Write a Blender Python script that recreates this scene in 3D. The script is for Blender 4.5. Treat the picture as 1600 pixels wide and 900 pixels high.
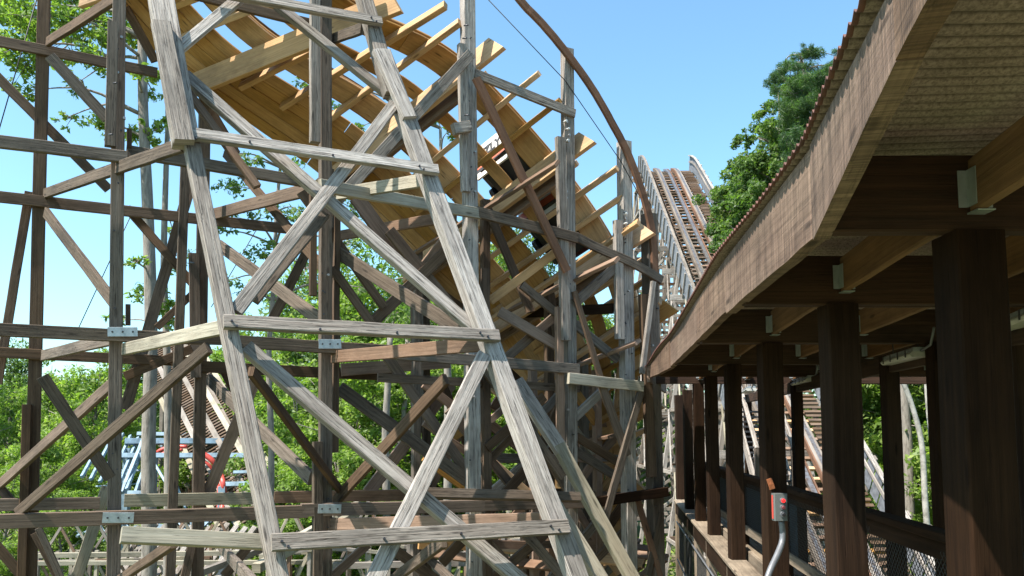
import bpy, math, random
import numpy as np
from mathutils import Vector, Matrix
random.seed(7); RNG = np.random.default_rng(11)
for o in list(bpy.data.objects): bpy.data.objects.remove(o)
S = bpy.context.scene; COL = S.collection
R = math.radians
# ------------------------------------------------------------------ camera
PITCH = R(5.0); FPX = 1235.0; CX, CY = 800.0, 565.0
cam_d = bpy.data.cameras.new('camera'); cam = bpy.data.objects.new('camera', cam_d); COL.objects.link(cam)
cam.location = (0, 0, 0); cam.rotation_euler = (R(90) + PITCH, 0, 0)
cam_d.sensor_width = 36; cam_d.lens = FPX / 1600 * 36; cam_d.shift_y = (CY - 450) / 1600
cam_d.clip_start = .05; cam_d.clip_end = 3000; S.camera = cam
S.render.resolution_x = 1024; S.render.resolution_y = 576
# ------------------------------------------------------------------ world and sun
SUN_EL, SUN_AZ = 57.0, -123.0        # azimuth from +Y, positive to +X : behind the camera, to its left
w = bpy.data.worlds.new('World'); S.world = w; w.use_nodes = True
nt = w.node_tree; sky = nt.nodes.new('ShaderNodeTexSky'); sky.sky_type = 'NISHITA'; sky.sun_disc = False
sky.sun_elevation = R(SUN_EL); sky.sun_rotation = R(SUN_AZ)
sky.air_density = 1.0; sky.dust_density = 1.2; sky.ozone_density = 1.5; sky.altitude = 0
bg = nt.nodes['Background']; bg.inputs['Strength'].default_value = .12
_tint = nt.nodes.new('ShaderNodeMix'); _tint.data_type = 'RGBA'; _tint.blend_type = 'MULTIPLY'; _tint.inputs[0].default_value = 1; _tint.inputs[7].default_value = (.82, 1.07, 1.05, 1)
nt.links.new(sky.outputs[0], _tint.inputs[6]); nt.links.new(_tint.outputs[2], bg.inputs[0])
sl = bpy.data.lights.new('sun', 'SUN'); sl.energy = 4.6; sl.angle = R(.5); sl.color = (1, .95, .87)
so = bpy.data.objects.new('sun', sl); COL.objects.link(so)
sd = Vector((math.sin(R(SUN_AZ)) * math.cos(R(SUN_EL)), math.cos(R(SUN_AZ)) * math.cos(R(SUN_EL)), math.sin(R(SUN_EL))))
so.rotation_euler = (-sd).to_track_quat('-Z', 'Y').to_euler(); so.location = (0, -5, 30)
S.view_settings.view_transform = 'Standard'; S.view_settings.look = 'None'
S.view_settings.gamma = 1; S.view_settings.exposure = 1.35
S.view_settings.use_curve_mapping = False
# ------------------------------------------------------------------ materials
def mat(name):
    m = bpy.data.materials.new(name); m.use_nodes = True
    return m, m.node_tree, m.node_tree.nodes['Principled BSDF']
def N(nt, t, **kw):
    n = nt.nodes.new(t)
    for k, v in kw.items(): setattr(n, k, v)
    return n
def ramp(nt, src, stops):
    r = N(nt, 'ShaderNodeValToRGB'); e = r.color_ramp.elements
    while len(e) < len(stops): e.new(.5)
    for i, (p, c) in enumerate(stops):
        e[i].position = p; e[i].color = (c[0], c[1], c[2], 1) if hasattr(c, '__len__') else (c, c, c, 1)
    nt.links.new(src, r.inputs[0]); return r.outputs[0]
def mix(nt, a, b, f, mode='MIX'):
    m = N(nt, 'ShaderNodeMix', data_type='RGBA', blend_type=mode)
    for s, v in ((m.inputs[0], f), (m.inputs[6], a), (m.inputs[7], b)):
        if isinstance(v, bpy.types.NodeSocket): nt.links.new(v, s)
        elif hasattr(v, '__len__'): s.default_value = (*v[:3], 1)
        else: s.default_value = v if s == m.inputs[0] else (v, v, v, 1)
    return m.outputs[2]
def noise(nt, vec, sx, sy, sz=1, scale=1, detail=4, rough=.55, dist=0):
    mp = N(nt, 'ShaderNodeMapping'); mp.inputs['Scale'].default_value = (sx, sy, sz); nt.links.new(vec, mp.inputs[0])
    n = N(nt, 'ShaderNodeTexNoise'); n.inputs['Scale'].default_value = scale; n.inputs['Detail'].default_value = detail
    n.inputs['Roughness'].default_value = rough; n.inputs['Distortion'].default_value = dist
    nt.links.new(mp.outputs[0], n.inputs['Vector']); return n.outputs['Fac'], mp.outputs[0]
def wood(name, pale, mid, deep, crack=.5, var=.5, rough=.85, knot=.7, warm=None, bump=.5):
    pale, mid, deep = [tuple(x * .84 for x in q) for q in (pale, mid, deep)]; warm = tuple(x * .84 for x in warm) if warm else None
    m, nt, b = mat(name)
    uv = N(nt, 'ShaderNodeUVMap').outputs[0]
    rn = N(nt, 'ShaderNodeAttribute', attribute_name='rnd').outputs['Fac']
    g1, _ = noise(nt, uv, .8, 34, detail=6, rough=.62, dist=.35)
    g2, _ = noise(nt, uv, 2.5, 95, detail=3, rough=.7)
    g3, _ = noise(nt, uv, .9, 3.2, detail=3)
    c = ramp(nt, g1, [(.30, deep), (.47, mid), (.66, pale)])
    c2 = ramp(nt, g3, [(.35, mid), (.62, warm or pale)])
    c = mix(nt, c, c2, .45)
    g4, _ = noise(nt, uv, .55, 1.1, detail=5, rough=.7)
    c = mix(nt, c, ramp(nt, g4, [(.36, .62), (.52, 1.0), (.68, 1.12)]), 1.0, 'MULTIPLY')
    cr = ramp(nt, g2, [(.33, 1), (.43, 0)])
    crk = N(nt, 'ShaderNodeMath', operation='MULTIPLY'); nt.links.new(cr, crk.inputs[0]); crk.inputs[1].default_value = crack
    c = mix(nt, c, tuple(x * .28 for x in deep), crk.outputs[0])
    g5, _ = noise(nt, uv, .45, 15, detail=3, rough=.6, dist=.3)
    ck2 = ramp(nt, g5, [(.478, 0), (.487, min(1, crack * 1.2)), (.496, 0)])     # long drying checks
    c = mix(nt, c, tuple(x * .25 for x in deep), ck2)
    mp = N(nt, 'ShaderNodeMapping'); mp.inputs['Scale'].default_value = (1.7, 8, 1); nt.links.new(uv, mp.inputs[0])
    vo = N(nt, 'ShaderNodeTexVoronoi'); vo.inputs['Scale'].default_value = 1; nt.links.new(mp.outputs[0], vo.inputs['Vector'])
    kn = ramp(nt, vo.outputs['Distance'], [(.07, knot), (.16, 0)])
    c = mix(nt, c, tuple(x * .35 for x in deep), kn)
    vr = ramp(nt, rn, [(0, 1 - var * .55), (1, 1 + var * .35)])
    c = mix(nt, c, vr, 1.0, 'MULTIPLY')
    hs = N(nt, 'ShaderNodeHueSaturation'); nt.links.new(c, hs.inputs['Color'])
    mr = N(nt, 'ShaderNodeMath', operation='MULTIPLY_ADD'); nt.links.new(rn, mr.inputs[0]); mr.inputs[1].default_value = -.7 * var; mr.inputs[2].default_value = 1 + .35 * var
    nt.links.new(mr.outputs[0], hs.inputs['Saturation'])
    nt.links.new(hs.outputs[0], b.inputs['Base Color'])
    b.inputs['Roughness'].default_value = rough; b.inputs['Specular IOR Level'].default_value = .25
    bp = N(nt, 'ShaderNodeBump'); bp.inputs['Strength'].default_value = bump; bp.inputs['Distance'].default_value = .012
    h = N(nt, 'ShaderNodeMath', operation='SUBTRACT'); nt.links.new(g1, h.inputs[0]); nt.links.new(crk.outputs[0], h.inputs[1])
    nt.links.new(h.outputs[0], bp.inputs['Height']); nt.links.new(bp.outputs[0], b.inputs['Normal'])
    return m
def sawmarks(m):
    nt = m.node_tree; b = nt.nodes['Principled BSDF']; uv = N(nt, 'ShaderNodeUVMap').outputs[0]
    f, _ = noise(nt, uv, 75, 2.2, detail=3, rough=.6); f2, _ = noise(nt, uv, 14, .8, detail=4)
    old = b.inputs['Base Color'].links[0].from_socket
    c = mix(nt, old, ramp(nt, f, [(.35, .62), (.6, 1.12)]), 1.0, 'MULTIPLY'); c = mix(nt, c, ramp(nt, f2, [(.36, .6), (.6, 1.1)]), .8, 'MULTIPLY')
    nt.links.new(c, b.inputs['Base Color'])
    bp = N(nt, 'ShaderNodeBump'); bp.inputs['Strength'].default_value = .9; bp.inputs['Distance'].default_value = .01
    nt.links.new(f, bp.inputs['Height']); nt.links.new(b.inputs['Normal'].links[0].from_socket, bp.inputs['Normal']); nt.links.new(bp.outputs[0], b.inputs['Normal'])
def plain(name, col, rough=.6, metal=0, dirt=.25, sc=6, dirtcol=None, bump=0):
    m, nt, b = mat(name); tc = N(nt, 'ShaderNodeTexCoord').outputs['Object']
    f, _ = noise(nt, tc, 1, 1, 1, scale=sc, detail=6, rough=.65)
    c = mix(nt, col, dirtcol or tuple(x * (1 - dirt * 2) if dirt < .5 else 0 for x in col), ramp(nt, f, [(.42, 0), (.7, 1)]))
    nt.links.new(c, b.inputs['Base Color']); b.inputs['Roughness'].default_value = rough; b.inputs['Metallic'].default_value = metal
    if bump:
        bp = N(nt, 'ShaderNodeBump'); bp.inputs['Strength'].default_value = bump; bp.inputs['Distance'].default_value = .02
        nt.links.new(f, bp.inputs['Height']); nt.links.new(bp.outputs[0], b.inputs['Normal'])
    return m
M = {}
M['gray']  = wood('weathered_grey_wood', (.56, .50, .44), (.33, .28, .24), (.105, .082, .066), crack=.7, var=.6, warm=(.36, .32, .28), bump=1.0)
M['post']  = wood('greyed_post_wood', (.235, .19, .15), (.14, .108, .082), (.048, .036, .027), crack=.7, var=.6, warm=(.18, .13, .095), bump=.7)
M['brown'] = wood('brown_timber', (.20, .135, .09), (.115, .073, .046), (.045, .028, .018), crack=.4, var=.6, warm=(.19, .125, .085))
M['warm']  = wood('reddish_timber', (.36, .235, .165), (.25, .155, .105), (.12, .07, .045), crack=.25, var=.4, warm=(.30, .21, .155))
M['green'] = wood('greenish_treated_timber', (.44, .40, .31), (.32, .285, .21), (.16, .14, .10), crack=.4, var=.3, warm=(.40, .33, .24))
M['pine']  = wood('new_pine', (.66, .40, .18), (.52, .295, .125), (.28, .145, .06), crack=.2, var=.6, knot=.75, warm=(.55, .31, .135), rough=.7, bump=.2)
M['hand']  = wood('stained_handrail_wood', (.25, .13, .075), (.17, .085, .05), (.08, .04, .025), crack=.3, var=.2)
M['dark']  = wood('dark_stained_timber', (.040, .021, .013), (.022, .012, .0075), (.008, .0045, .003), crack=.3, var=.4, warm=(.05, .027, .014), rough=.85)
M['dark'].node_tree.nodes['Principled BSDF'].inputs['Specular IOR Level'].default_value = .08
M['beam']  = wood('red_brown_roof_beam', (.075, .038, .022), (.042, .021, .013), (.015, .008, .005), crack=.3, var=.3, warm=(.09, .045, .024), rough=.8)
M['joist'] = wood('orange_brown_joist', (.29, .155, .075), (.20, .105, .05), (.10, .05, .025), crack=.15, var=.3, warm=(.23, .13, .07))
M['fascia']= wood('rough_sawn_fascia', (.27, .17, .12), (.185, .115, .08), (.085, .05, .034), crack=.3, var=.25, warm=(.30, .205, .14), bump=.3)
sawmarks(M['fascia'])
M['ledge'] = wood('grey_brown_ledge', (.33, .26, .185), (.22, .165, .115), (.10, .07, .05), crack=.4, var=.3)
M['bgwood']= wood('distant_timber', (.36, .32, .28), (.25, .21, .18), (.14, .11, .09), crack=.1, var=.6)
M['rust']  = plain('rusty_sheet', (.12, .045, .03), .8, 0, .3, 14, (.05, .022, .016))
M['galv']  = plain('galvanised_steel', (.42, .45, .46), .45, .6, .15, 9)
M['steel'] = plain('dark_steel', (.09, .085, .09), .5, .7, .3, 12)
M['rail']  = plain('worn_rail_steel', (.40, .37, .35), .35, .8, .2, 9, (.20, .12, .08))
M['bolt']  = plain('bolt_steel', (.30, .28, .27), .5, .7, .3, 30)
M['blue']  = plain('blue_grey_steel_paint', (.22, .31, .38), .5, 0, .25, 3)
M['red']   = plain('red_track_paint', (.56, .07, .05), .45, 0, .2, 3)
M['white'] = plain('white_paint', (.72, .71, .68), .4, 0, .08, 4)
M['black'] = plain('black_paint', (.015, .015, .018), .5, 0, .1, 4)
M['orange']= plain('orange_red_panel', (.62, .14, .07), .4, 0, .1, 4)
M['maroon']= plain('maroon_vinyl', (.13, .025, .03), .5, 0, .1, 4)
M['boxgrey'] = plain('grey_box_enamel', (.12, .13, .125), .5, .1, .1, 20)
M['conduit'] = plain('conduit_metal', (.17, .175, .19), .5, .3, .1, 20)
M['lens']  = plain('fixture_plastic', (.50, .49, .44), .4, 0, .15, 8)
M['tag']   = plain('orange_tag', (.35, .11, .04), .6, 0, .3, 40)
M['palebolt'] = plain('pale_bolt_head', (.5, .5, .48), .3, 0, .05, 9)
M['wire']  = plain('wire_black', (.03, .03, .03), .6, .4, .1, 9)
M['redlamp'], _nt, _b = mat('red_button'); _b.inputs['Base Color'].default_value = (.5, .01, .01, 1); _b.inputs['Roughness'].default_value = .25
_b.inputs['Emission Color'].default_value = (1, .02, .02, 1); _b.inputs['Emission Strength'].default_value = .6
M['bark']  = plain('grey_bark', (.24, .21, .18), .95, 0, .35, 5, (.10, .085, .07), bump=1)
M['bark'].node_tree.nodes['Mapping'].inputs['Scale'].default_value = (3, 3, .6)
M['birch'] = plain('pale_bark', (.36, .34, .30), .9, 0, .3, 4, (.13, .12, .10), bump=.8)
def roofmat():
    m, nt, b = mat('stained_corrugated_sheet'); tc = N(nt, 'ShaderNodeTexCoord').outputs['Object']
    a, _ = noise(nt, tc, 1, 1, 1, scale=70, detail=5, rough=.7)
    a2, _ = noise(nt, tc, 1, 1, 1, scale=1.7, detail=4)
    c = ramp(nt, a, [(.36, (.15, .105, .09)), (.52, (.29, .215, .19)), (.7, (.39, .30, .275))])
    c = mix(nt, c, (.10, .075, .06), ramp(nt, a2, [(.54, 0), (.74, .55)]))
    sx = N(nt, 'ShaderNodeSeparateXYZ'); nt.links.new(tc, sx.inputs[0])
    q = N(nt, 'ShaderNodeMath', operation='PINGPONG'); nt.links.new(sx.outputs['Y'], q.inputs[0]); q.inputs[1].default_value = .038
    c = mix(nt, c, (.05, .035, .025), ramp(nt, q.outputs[0], [(.004, .85), (.013, 0)]))      # crevice shade painted into the colour as dark lines along the grooves
    nt.links.new(c, b.inputs['Base Color']); b.inputs['Roughness'].default_value = .8
    return m
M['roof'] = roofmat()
def leafmat(name, dark, lite, yel):
    m, nt, b = mat(name)
    rn = N(nt, 'ShaderNodeAttribute', attribute_name='rnd').outputs['Fac']
    c = ramp(nt, rn, [(0, dark), (.6, lite), (1, yel)])
    nt.links.new(c, b.inputs['Base Color']); b.inputs['Roughness'].default_value = .5; b.inputs['Specular IOR Level'].default_value = .35
    tr = N(nt, 'ShaderNodeBsdfTranslucent'); c2 = mix(nt, c, (1.1, 1.35, .5), 1.0, 'MULTIPLY'); nt.links.new(c2, tr.inputs[0])
    ms = N(nt, 'ShaderNodeMixShader'); ms.inputs[0].default_value = .5
    nt.links.new(b.outputs[0], ms.inputs[1]); nt.links.new(tr.outputs[0], ms.inputs[2])
    nt.links.new(ms.outputs[0], nt.nodes['Material Output'].inputs[0]); return m
M['leaf']  = leafmat('bright_leaves', (.10, .155, .035), (.20, .29, .065), (.36, .43, .09))
M['leafd'] = leafmat('green_leaves', (.05, .09, .03), (.11, .18, .05), (.22, .28, .07))
M['needle']= leafmat('pine_needles', (.03, .065, .03), (.07, .125, .05), (.12, .18, .06))
def groundmat():
    m, nt, b = mat('leaf_litter_soil'); tc = N(nt, 'ShaderNodeTexCoord').outputs['Object']
    a, _ = noise(nt, tc, 1, 1, 1, scale=1.5, detail=8, rough=.7); a2, _ = noise(nt, tc, 1, 1, 1, scale=.12, detail=4)
    c = ramp(nt, a, [(.35, (.06, .045, .03)), (.5, (.15, .11, .07)), (.7, (.23, .18, .12))])
    c = mix(nt, c, (.08, .13, .03), ramp(nt, a2, [(.42, 0), (.55, .85)]))
    nt.links.new(c, b.inputs['Base Color']); b.inputs['Roughness'].default_value = 1; return m
M['ground'] = groundmat()
# ------------------------------------------------------------------ projection helpers
cp, sp = math.cos(PITCH), math.sin(PITCH)
def ray(px, py):
    a = (px - CX) / FPX; b = (CY - py) / FPX
    v = Vector((a, cp - b * sp, sp + b * cp)); return v / v.y
def at(px, py, d): return ray(px, py) * d
def hit(px, py, P, n):
    r = ray(px, py); return r * (P.dot(n) / r.dot(n))
U = Vector((.889, .458, 0)).normalized()
PF1, PF3 = at(285, 205, 8.0), at(425, 850, 7.0)
NF = U.cross(PF3 - PF1).normalized()
if NF.y < 0: NF = -NF
NM = Vector((-U.y, U.x, 0)); PM = at(183, 500, 9.7); PB = at(67, 500, 12.15)
def pl(spec, px, py):
    """spec: number = distance; 'F','M','B' with optional offset away from the viewer"""
    if isinstance(spec, (int, float)): return at(px, py, spec)
    k, off = spec[0], float(spec[1:] or 0)
    P, n = {'F': (PF1, NF), 'M': (PM, NM), 'B': (PB, NM)}[k]
    return hit(px, py, P + n * off, n)
# ------------------------------------------------------------------ mesh helpers
def setprops(o, label=None, cat=None, group=None, kind=None):
    if label: o['label'] = label
    if cat: o['category'] = cat
    if group: o['group'] = group
    if kind: o['kind'] = kind
    return o
def empty(name, loc, label, cat, group=None):
    o = bpy.data.objects.new(name, None); COL.objects.link(o); o.location = loc; o.empty_display_size = .2
    return setprops(o, label, cat, group)
def adopt(o, parent):
    if parent is not None:
        o.parent = parent; o.matrix_parent_inverse = parent_world(parent).inverted()
    return o
def parent_world(p):
    m = p.matrix_basis.copy()
    if p.parent: m = parent_world(p.parent) @ p.matrix_parent_inverse @ m
    return m
class MB:
    def __init__(s): s.v = []; s.f = []; s.uv = []; s.r = []; s.mi = []; s.sm = []
    def face(s, idx, uvs, r, mi=0, sm=False):
        s.f.append(idx); s.uv.extend(uvs); s.r.append(r); s.mi.append(mi); s.sm.append(sm)
    def build(s, name, mats, parent=None, loc=None, rot=None):
        me = bpy.data.meshes.new(name)
        org = Vector(loc) if loc is not None else (Vector(s.v[0]) if s.v else Vector())
        if rot is None: vv = [Vector(p) - org for p in s.v]; mw = Matrix.Translation(org)
        else:
            rt = rot.transposed(); vv = [rt @ (Vector(p) - org) for p in s.v]; mw = Matrix.Translation(org) @ rot.to_4x4()
        me.from_pydata([tuple(p) for p in vv], [], s.f)
        ul = me.uv_layers.new(name='UVMap'); ul.data.foreach_set('uv', [c for u in s.uv for c in u])
        at_ = me.attributes.new('rnd', 'FLOAT', 'FACE'); at_.data.foreach_set('value', s.r)
        if not isinstance(mats, (list, tuple)): mats = [mats]
        for m in mats: me.materials.append(M[m] if isinstance(m, str) else m)
        me.polygons.foreach_set('material_index', s.mi); me.polygons.foreach_set('use_smooth', s.sm); me.update()
        o = bpy.data.objects.new(name, me); COL.objects.link(o); o.matrix_basis = mw
        return adopt(o, parent)
    def sweep(s, pts, ups, w, t, rnd=None, wob=.0, cham=None, mi=0, cuts=(0, 0)):
        """rectangular timber with chamfered corners along pts; ups = thickness axis per point"""
        rnd = random.random() if rnd is None else rnd
        ou, ov = random.random() * 40, random.random() * 40
        c = cham if cham is not None else min(.007, w * .1, t * .2)
        hw, ht = w / 2, t / 2
        prof = [(-hw + c, -ht), (hw - c, -ht), (hw, -ht + c), (hw, ht - c), (hw - c, ht), (-hw + c, ht), (-hw, ht - c), (-hw, -ht + c)]
        per = [0]
        for i in range(8):
            a, b = prof[i], prof[(i + 1) % 8]; per.append(per[-1] + math.dist(a, b))
        n = len(pts); base = len(s.v); L = 0
        for i, p in enumerate(pts):
            tan = (pts[min(i + 1, n - 1)] - pts[max(i - 1, 0)]).normalized()
            up = ups[i] if isinstance(ups, list) else ups
            up = (up - tan * up.dot(tan)).normalized(); sd_ = tan.cross(up)
            if i: L += (p - pts[i - 1]).length
            jx, jy = ((random.uniform(-wob, wob), random.uniform(-wob, wob)) if 0 < i < n - 1 else (0, 0))
            for (x, y) in prof:
                k = 1 + random.uniform(-wob, wob) * 1.5
                skew = (cuts[0] * x if i == 0 else cuts[1] * x if i == n - 1 else 0)
                s.v.append(p + sd_ * (x * k + jx) + up * (y * k + jy) + tan * skew)
            if i:
                b0 = base + (i - 1) * 8; b1 = base + i * 8; L0 = L - (p - pts[i - 1]).length
                for j in range(8):
                    j2 = (j + 1) % 8
                    s.face((b0 + j, b0 + j2, b1 + j2, b1 + j), [(L0 + ou, per[j] + ov), (L0 + ou, per[j + 1] + ov), (L + ou, per[j + 1] + ov), (L + ou, per[j] + ov)], rnd, mi)
        s.face(tuple(base + j for j in range(7, -1, -1)), [(prof[j][0] * .3 + ou, prof[j][1] + ov) for j in range(7, -1, -1)], rnd, mi)
        b1 = base + (n - 1) * 8
        s.face(tuple(b1 + j for j in range(8)), [(prof[j][0] * .3 + ou, prof[j][1] + ov) for j in range(8)], rnd, mi)
        return s
    def beam(s, a, b, up, w, t, wob=.003, cuts=(0, 0), **kw):
        L = (b - a).length; n = max(2, min(12, int(L / .45) + 2))
        return s.sweep([a.lerp(b, i / (n - 1)) for i in range(n)], up, w, t, wob=wob, cuts=cuts, **kw)
    def box(s, lo, hi, rnd=.5, mi=0):
        lo, hi = Vector(lo), Vector(hi); c = (lo + hi) / 2
        a = Vector((c.x, lo.y, c.z)); b = Vector((c.x, hi.y, c.z))
        return s.sweep([a, b], Vector((0, 0, 1)), hi.x - lo.x, hi.z - lo.z, rnd=rnd, mi=mi)
    def tube(s, pts, rad, seg=8, rnd=None, mi=0, caps=True, sm=True):
        rnd = random.random() if rnd is None else rnd; n = len(pts); base = len(s.v); L = 0
        rads = rad if isinstance(rad, (list, tuple)) else [rad] * n
        ref = Vector((.123, .97, .21))
        for i, p in enumerate(pts):
            tan = (pts[min(i + 1, n - 1)] - pts[max(i - 1, 0)]).normalized()
            x = tan.cross(ref).normalized(); y = tan.cross(x)
            if i: L += (p - pts[i - 1]).length
            for j in range(seg):
                an = 2 * math.pi * j / seg; s.v.append(p + (x * math.cos(an) + y * math.sin(an)) * rads[i])
            if i:
                for j in range(seg):
                    j2 = (j + 1) % seg; b0 = base + (i - 1) * seg; b1 = base + i * seg
                    s.face((b0 + j, b1 + j, b1 + j2, b0 + j2), [(L, j), (L, j), (L, j + 1), (L, j + 1)], rnd, mi, sm)
        if caps:
            s.face(tuple(base + j for j in range(seg)), [(0, 0)] * seg, rnd, mi); b1 = base + (n - 1) * seg
            s.face(tuple(b1 + j for j in range(seg - 1, -1, -1)), [(0, 0)] * seg, rnd, mi)
        return s
COUNT = {}
EXTRA = {}
def part(name, matn, parent, a, b, up, w, t, label=None, cuts=(0, 0), cap=98):
    """one timber = one part; past the cap it joins the parent's overflow mesh"""
    key = (parent.name, name); COUNT[key] = COUNT.get(key, 0) + 1
    if COUNT[key] > cap:
        EXTRA.setdefault((parent.name, name, matn), (parent, MB()))[1].beam(a, b, up, w, t, cuts=cuts); return None
    mb = MB().beam(a, b, up, w, t, cuts=cuts)
    x = (b - a).normalized(); z = (up - x * up.dot(x)).normalized(); y = z.cross(x)
    o = mb.build(name, matn, parent, loc=a, rot=Matrix((x, y, z)).transposed())
    if label: o['label'] = label
    return o
def flush_extra():
    for (pn, nm, mt), (par, mb) in EXTRA.items():
        o = mb.build(nm, mt, par); o['kind'] = 'stuff'
# ================================================================== GROUND
GZ = -6.5
mb = MB(); nx, ny = 60, 60
xs = [(-1 + 2 * i / nx) for i in range(nx + 1)]; 
def gx(t): return 900 * t * abs(t) ** 1.2
def gh(x, y):
    r = math.hypot(x, y - 10)
    return GZ + .25 * math.sin(x * .21 + 1) * math.cos(y * .17) + min(22, max(0, (r - 60)) * .06)
for j in range(ny + 1):
    for i in range(nx + 1):
        x, y = gx(xs[i]), gx(-1 + 2 * j / ny) + 10; mb.v.append(Vector((x, y, gh(x, y))))
for j in range(ny):
    for i in range(nx):
        a = j * (nx + 1) + i; mb.face((a, a + 1, a + nx + 2, a + nx + 1), [(0, 0)] * 4, .5, 0, True)
g = mb.build('ground', 'ground', None, loc=(0, 0, 0)); setprops(g, 'brown leaf littered soil under the coaster and the woods', 'ground', kind='structure')
# ================================================================== COASTER (curved drop)
coaster = empty('wooden_coaster', (0, 13, GZ), 'tall weathered wooden coaster curve with a banked new pine track dropping to the right', 'roller coaster')
def px2m(wpx, P): return wpx * P.y / FPX
def mem(name, matn, s1, x1, y1, s2, x2, y2, wpx, t=.06, up=None, label=None, cuts=(0, 0)):
    a, b = pl(s1, x1, y1), pl(s2, x2, y2)
    if up is None:
        up = NF if (isinstance(s1, str) and s1[0] == 'F' and isinstance(s2, str) and s2[0] == 'F') else NM
        if isinstance(s1, str) and isinstance(s2, str) and s1[0] != s2[0]:   # spans between rows: face it sideways of the bent
            h = (b - a); up = Vector((-h.y, h.x, 0)).normalized()
            if up.length < .5: up = NM
    w_ = px2m(wpx, (a + b) / 2)
    return part(name, matn, coaster, a, b, up, w_, t, label, cuts)
T6 = .14
# --- front battered frame
mem('battered_leg', 'gray', 'F0', 297, 215, 'F0', 452, 985, 25, .15)
mem('battered_leg', 'gray', 'F-.03', 247, -30, 'F-.03', 290, 225, 38, .2)
mem('leg_splice', 'gray', 'F-.17', 251, 36, 'F-.17', 288, 222, 30, .09)
mem('battered_leg', 'gray', 'F0', 558, -40, 'F0', 612, 150, 24, .15)
mem('battered_leg', 'gray', 'F0', 596, 83, 'F0', 922, 960, 28, .16)
mem('leg_splice', 'gray', 'F-.1', 592, 80, 'F-.1', 640, 185, 24, .08)
mem('front_tie', 'gray', 'F-.14', 283, 207, 'F-.14', 684, 266, 19, .07)
mem('front_tie', 'gray', 'F-.14', 349, 503, 'F-.14', 779, 525, 21, .07)
mem('front_tie', 'gray', 'F-.14', 424, 848, 'F-.14', 887, 823, 24, .07)
mem('front_tie', 'gray', 'F-.14', 330, -14, 'F-.14', 596, 34, 17, .07)
mem('front_brace', 'gray', 'F.12', 288, 118, 'F.12', 748, 520, 20, .09)
mem('front_brace', 'gray', 'F-.01', 368, 487, 'F-.01', 616, 163, 20, .07)
mem('front_brace', 'post', 'F.22', 397, 470, 'F.22', 508, 335, 16, .07)
mem('front_brace', 'brown', 'F.12', 293, 143, 'F.12', 402, 292, 13, .06)
mem('front_brace', 'gray', 'F.1', 384, 543, 'F.1', 862, 950, 22, .1)
mem('front_brace', 'gray', 'F-.04', 757, 555, 'F-.04', 575, 925, 25, .07)
mem('front_brace', 'gray', 'F.1', 433, 8, 'F.1', 614, 154, 17, .08)
mem('front_brace', 'gray', 'F.0', 277, 78, 'F.0', 378, -5, 17, .07)
mem('front_brace', 'green', 'F.15', 848, 760, 'F.15', 945, 915, 22, .09)
mem('front_brace', 'gray', 'F.8', 806, 595, 'F.8', 878, 705, 24, .08)
mem('front_brace', 'green', 'F.8', 872, 695, 'F.8', 1000, 925, 22, .09)
# --- post rows
posts = []
def post(spec, x1, y1, x2, y2, wpx, matn='post', t=None, name='support_post'):
    a = pl(spec, x1, y1); b = pl(spec, x2, y2)
    if y2 >= 895:                                   # down to the ground
        b = a + (b - a) * ((GZ - .3 - a.z) / (b.z - a.z))
    w_ = px2m(wpx, (at(x1, y1, a.y)))
    o = part(name, matn, coaster, a, b, NM, w_ * .82, t or w_ * .82); posts.append((o, a, b, w_)); return o
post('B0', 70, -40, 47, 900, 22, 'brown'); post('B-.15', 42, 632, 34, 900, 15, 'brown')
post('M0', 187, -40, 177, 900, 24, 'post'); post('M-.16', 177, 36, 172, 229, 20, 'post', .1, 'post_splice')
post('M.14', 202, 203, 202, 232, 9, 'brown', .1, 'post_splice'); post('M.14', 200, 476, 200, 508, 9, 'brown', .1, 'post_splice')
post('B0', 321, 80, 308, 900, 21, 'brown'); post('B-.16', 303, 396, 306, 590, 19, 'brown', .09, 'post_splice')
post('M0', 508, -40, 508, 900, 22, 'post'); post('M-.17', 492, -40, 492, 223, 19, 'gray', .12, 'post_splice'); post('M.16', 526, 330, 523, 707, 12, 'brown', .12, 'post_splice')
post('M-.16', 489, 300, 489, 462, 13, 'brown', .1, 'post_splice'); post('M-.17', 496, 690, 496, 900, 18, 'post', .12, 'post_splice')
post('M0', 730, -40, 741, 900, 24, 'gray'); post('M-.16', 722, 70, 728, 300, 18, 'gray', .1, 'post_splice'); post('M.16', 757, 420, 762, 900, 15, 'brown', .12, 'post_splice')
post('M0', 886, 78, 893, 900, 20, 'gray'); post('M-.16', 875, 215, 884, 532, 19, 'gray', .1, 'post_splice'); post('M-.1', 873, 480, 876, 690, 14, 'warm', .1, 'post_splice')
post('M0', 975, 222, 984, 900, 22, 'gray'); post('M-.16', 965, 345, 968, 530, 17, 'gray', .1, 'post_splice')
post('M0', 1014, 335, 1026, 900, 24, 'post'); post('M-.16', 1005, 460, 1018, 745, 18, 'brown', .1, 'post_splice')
post('B0', 648, 350, 651, 900, 15, 'brown'); post('B.1', 664, 360, 667, 900, 14, 'post')
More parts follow.
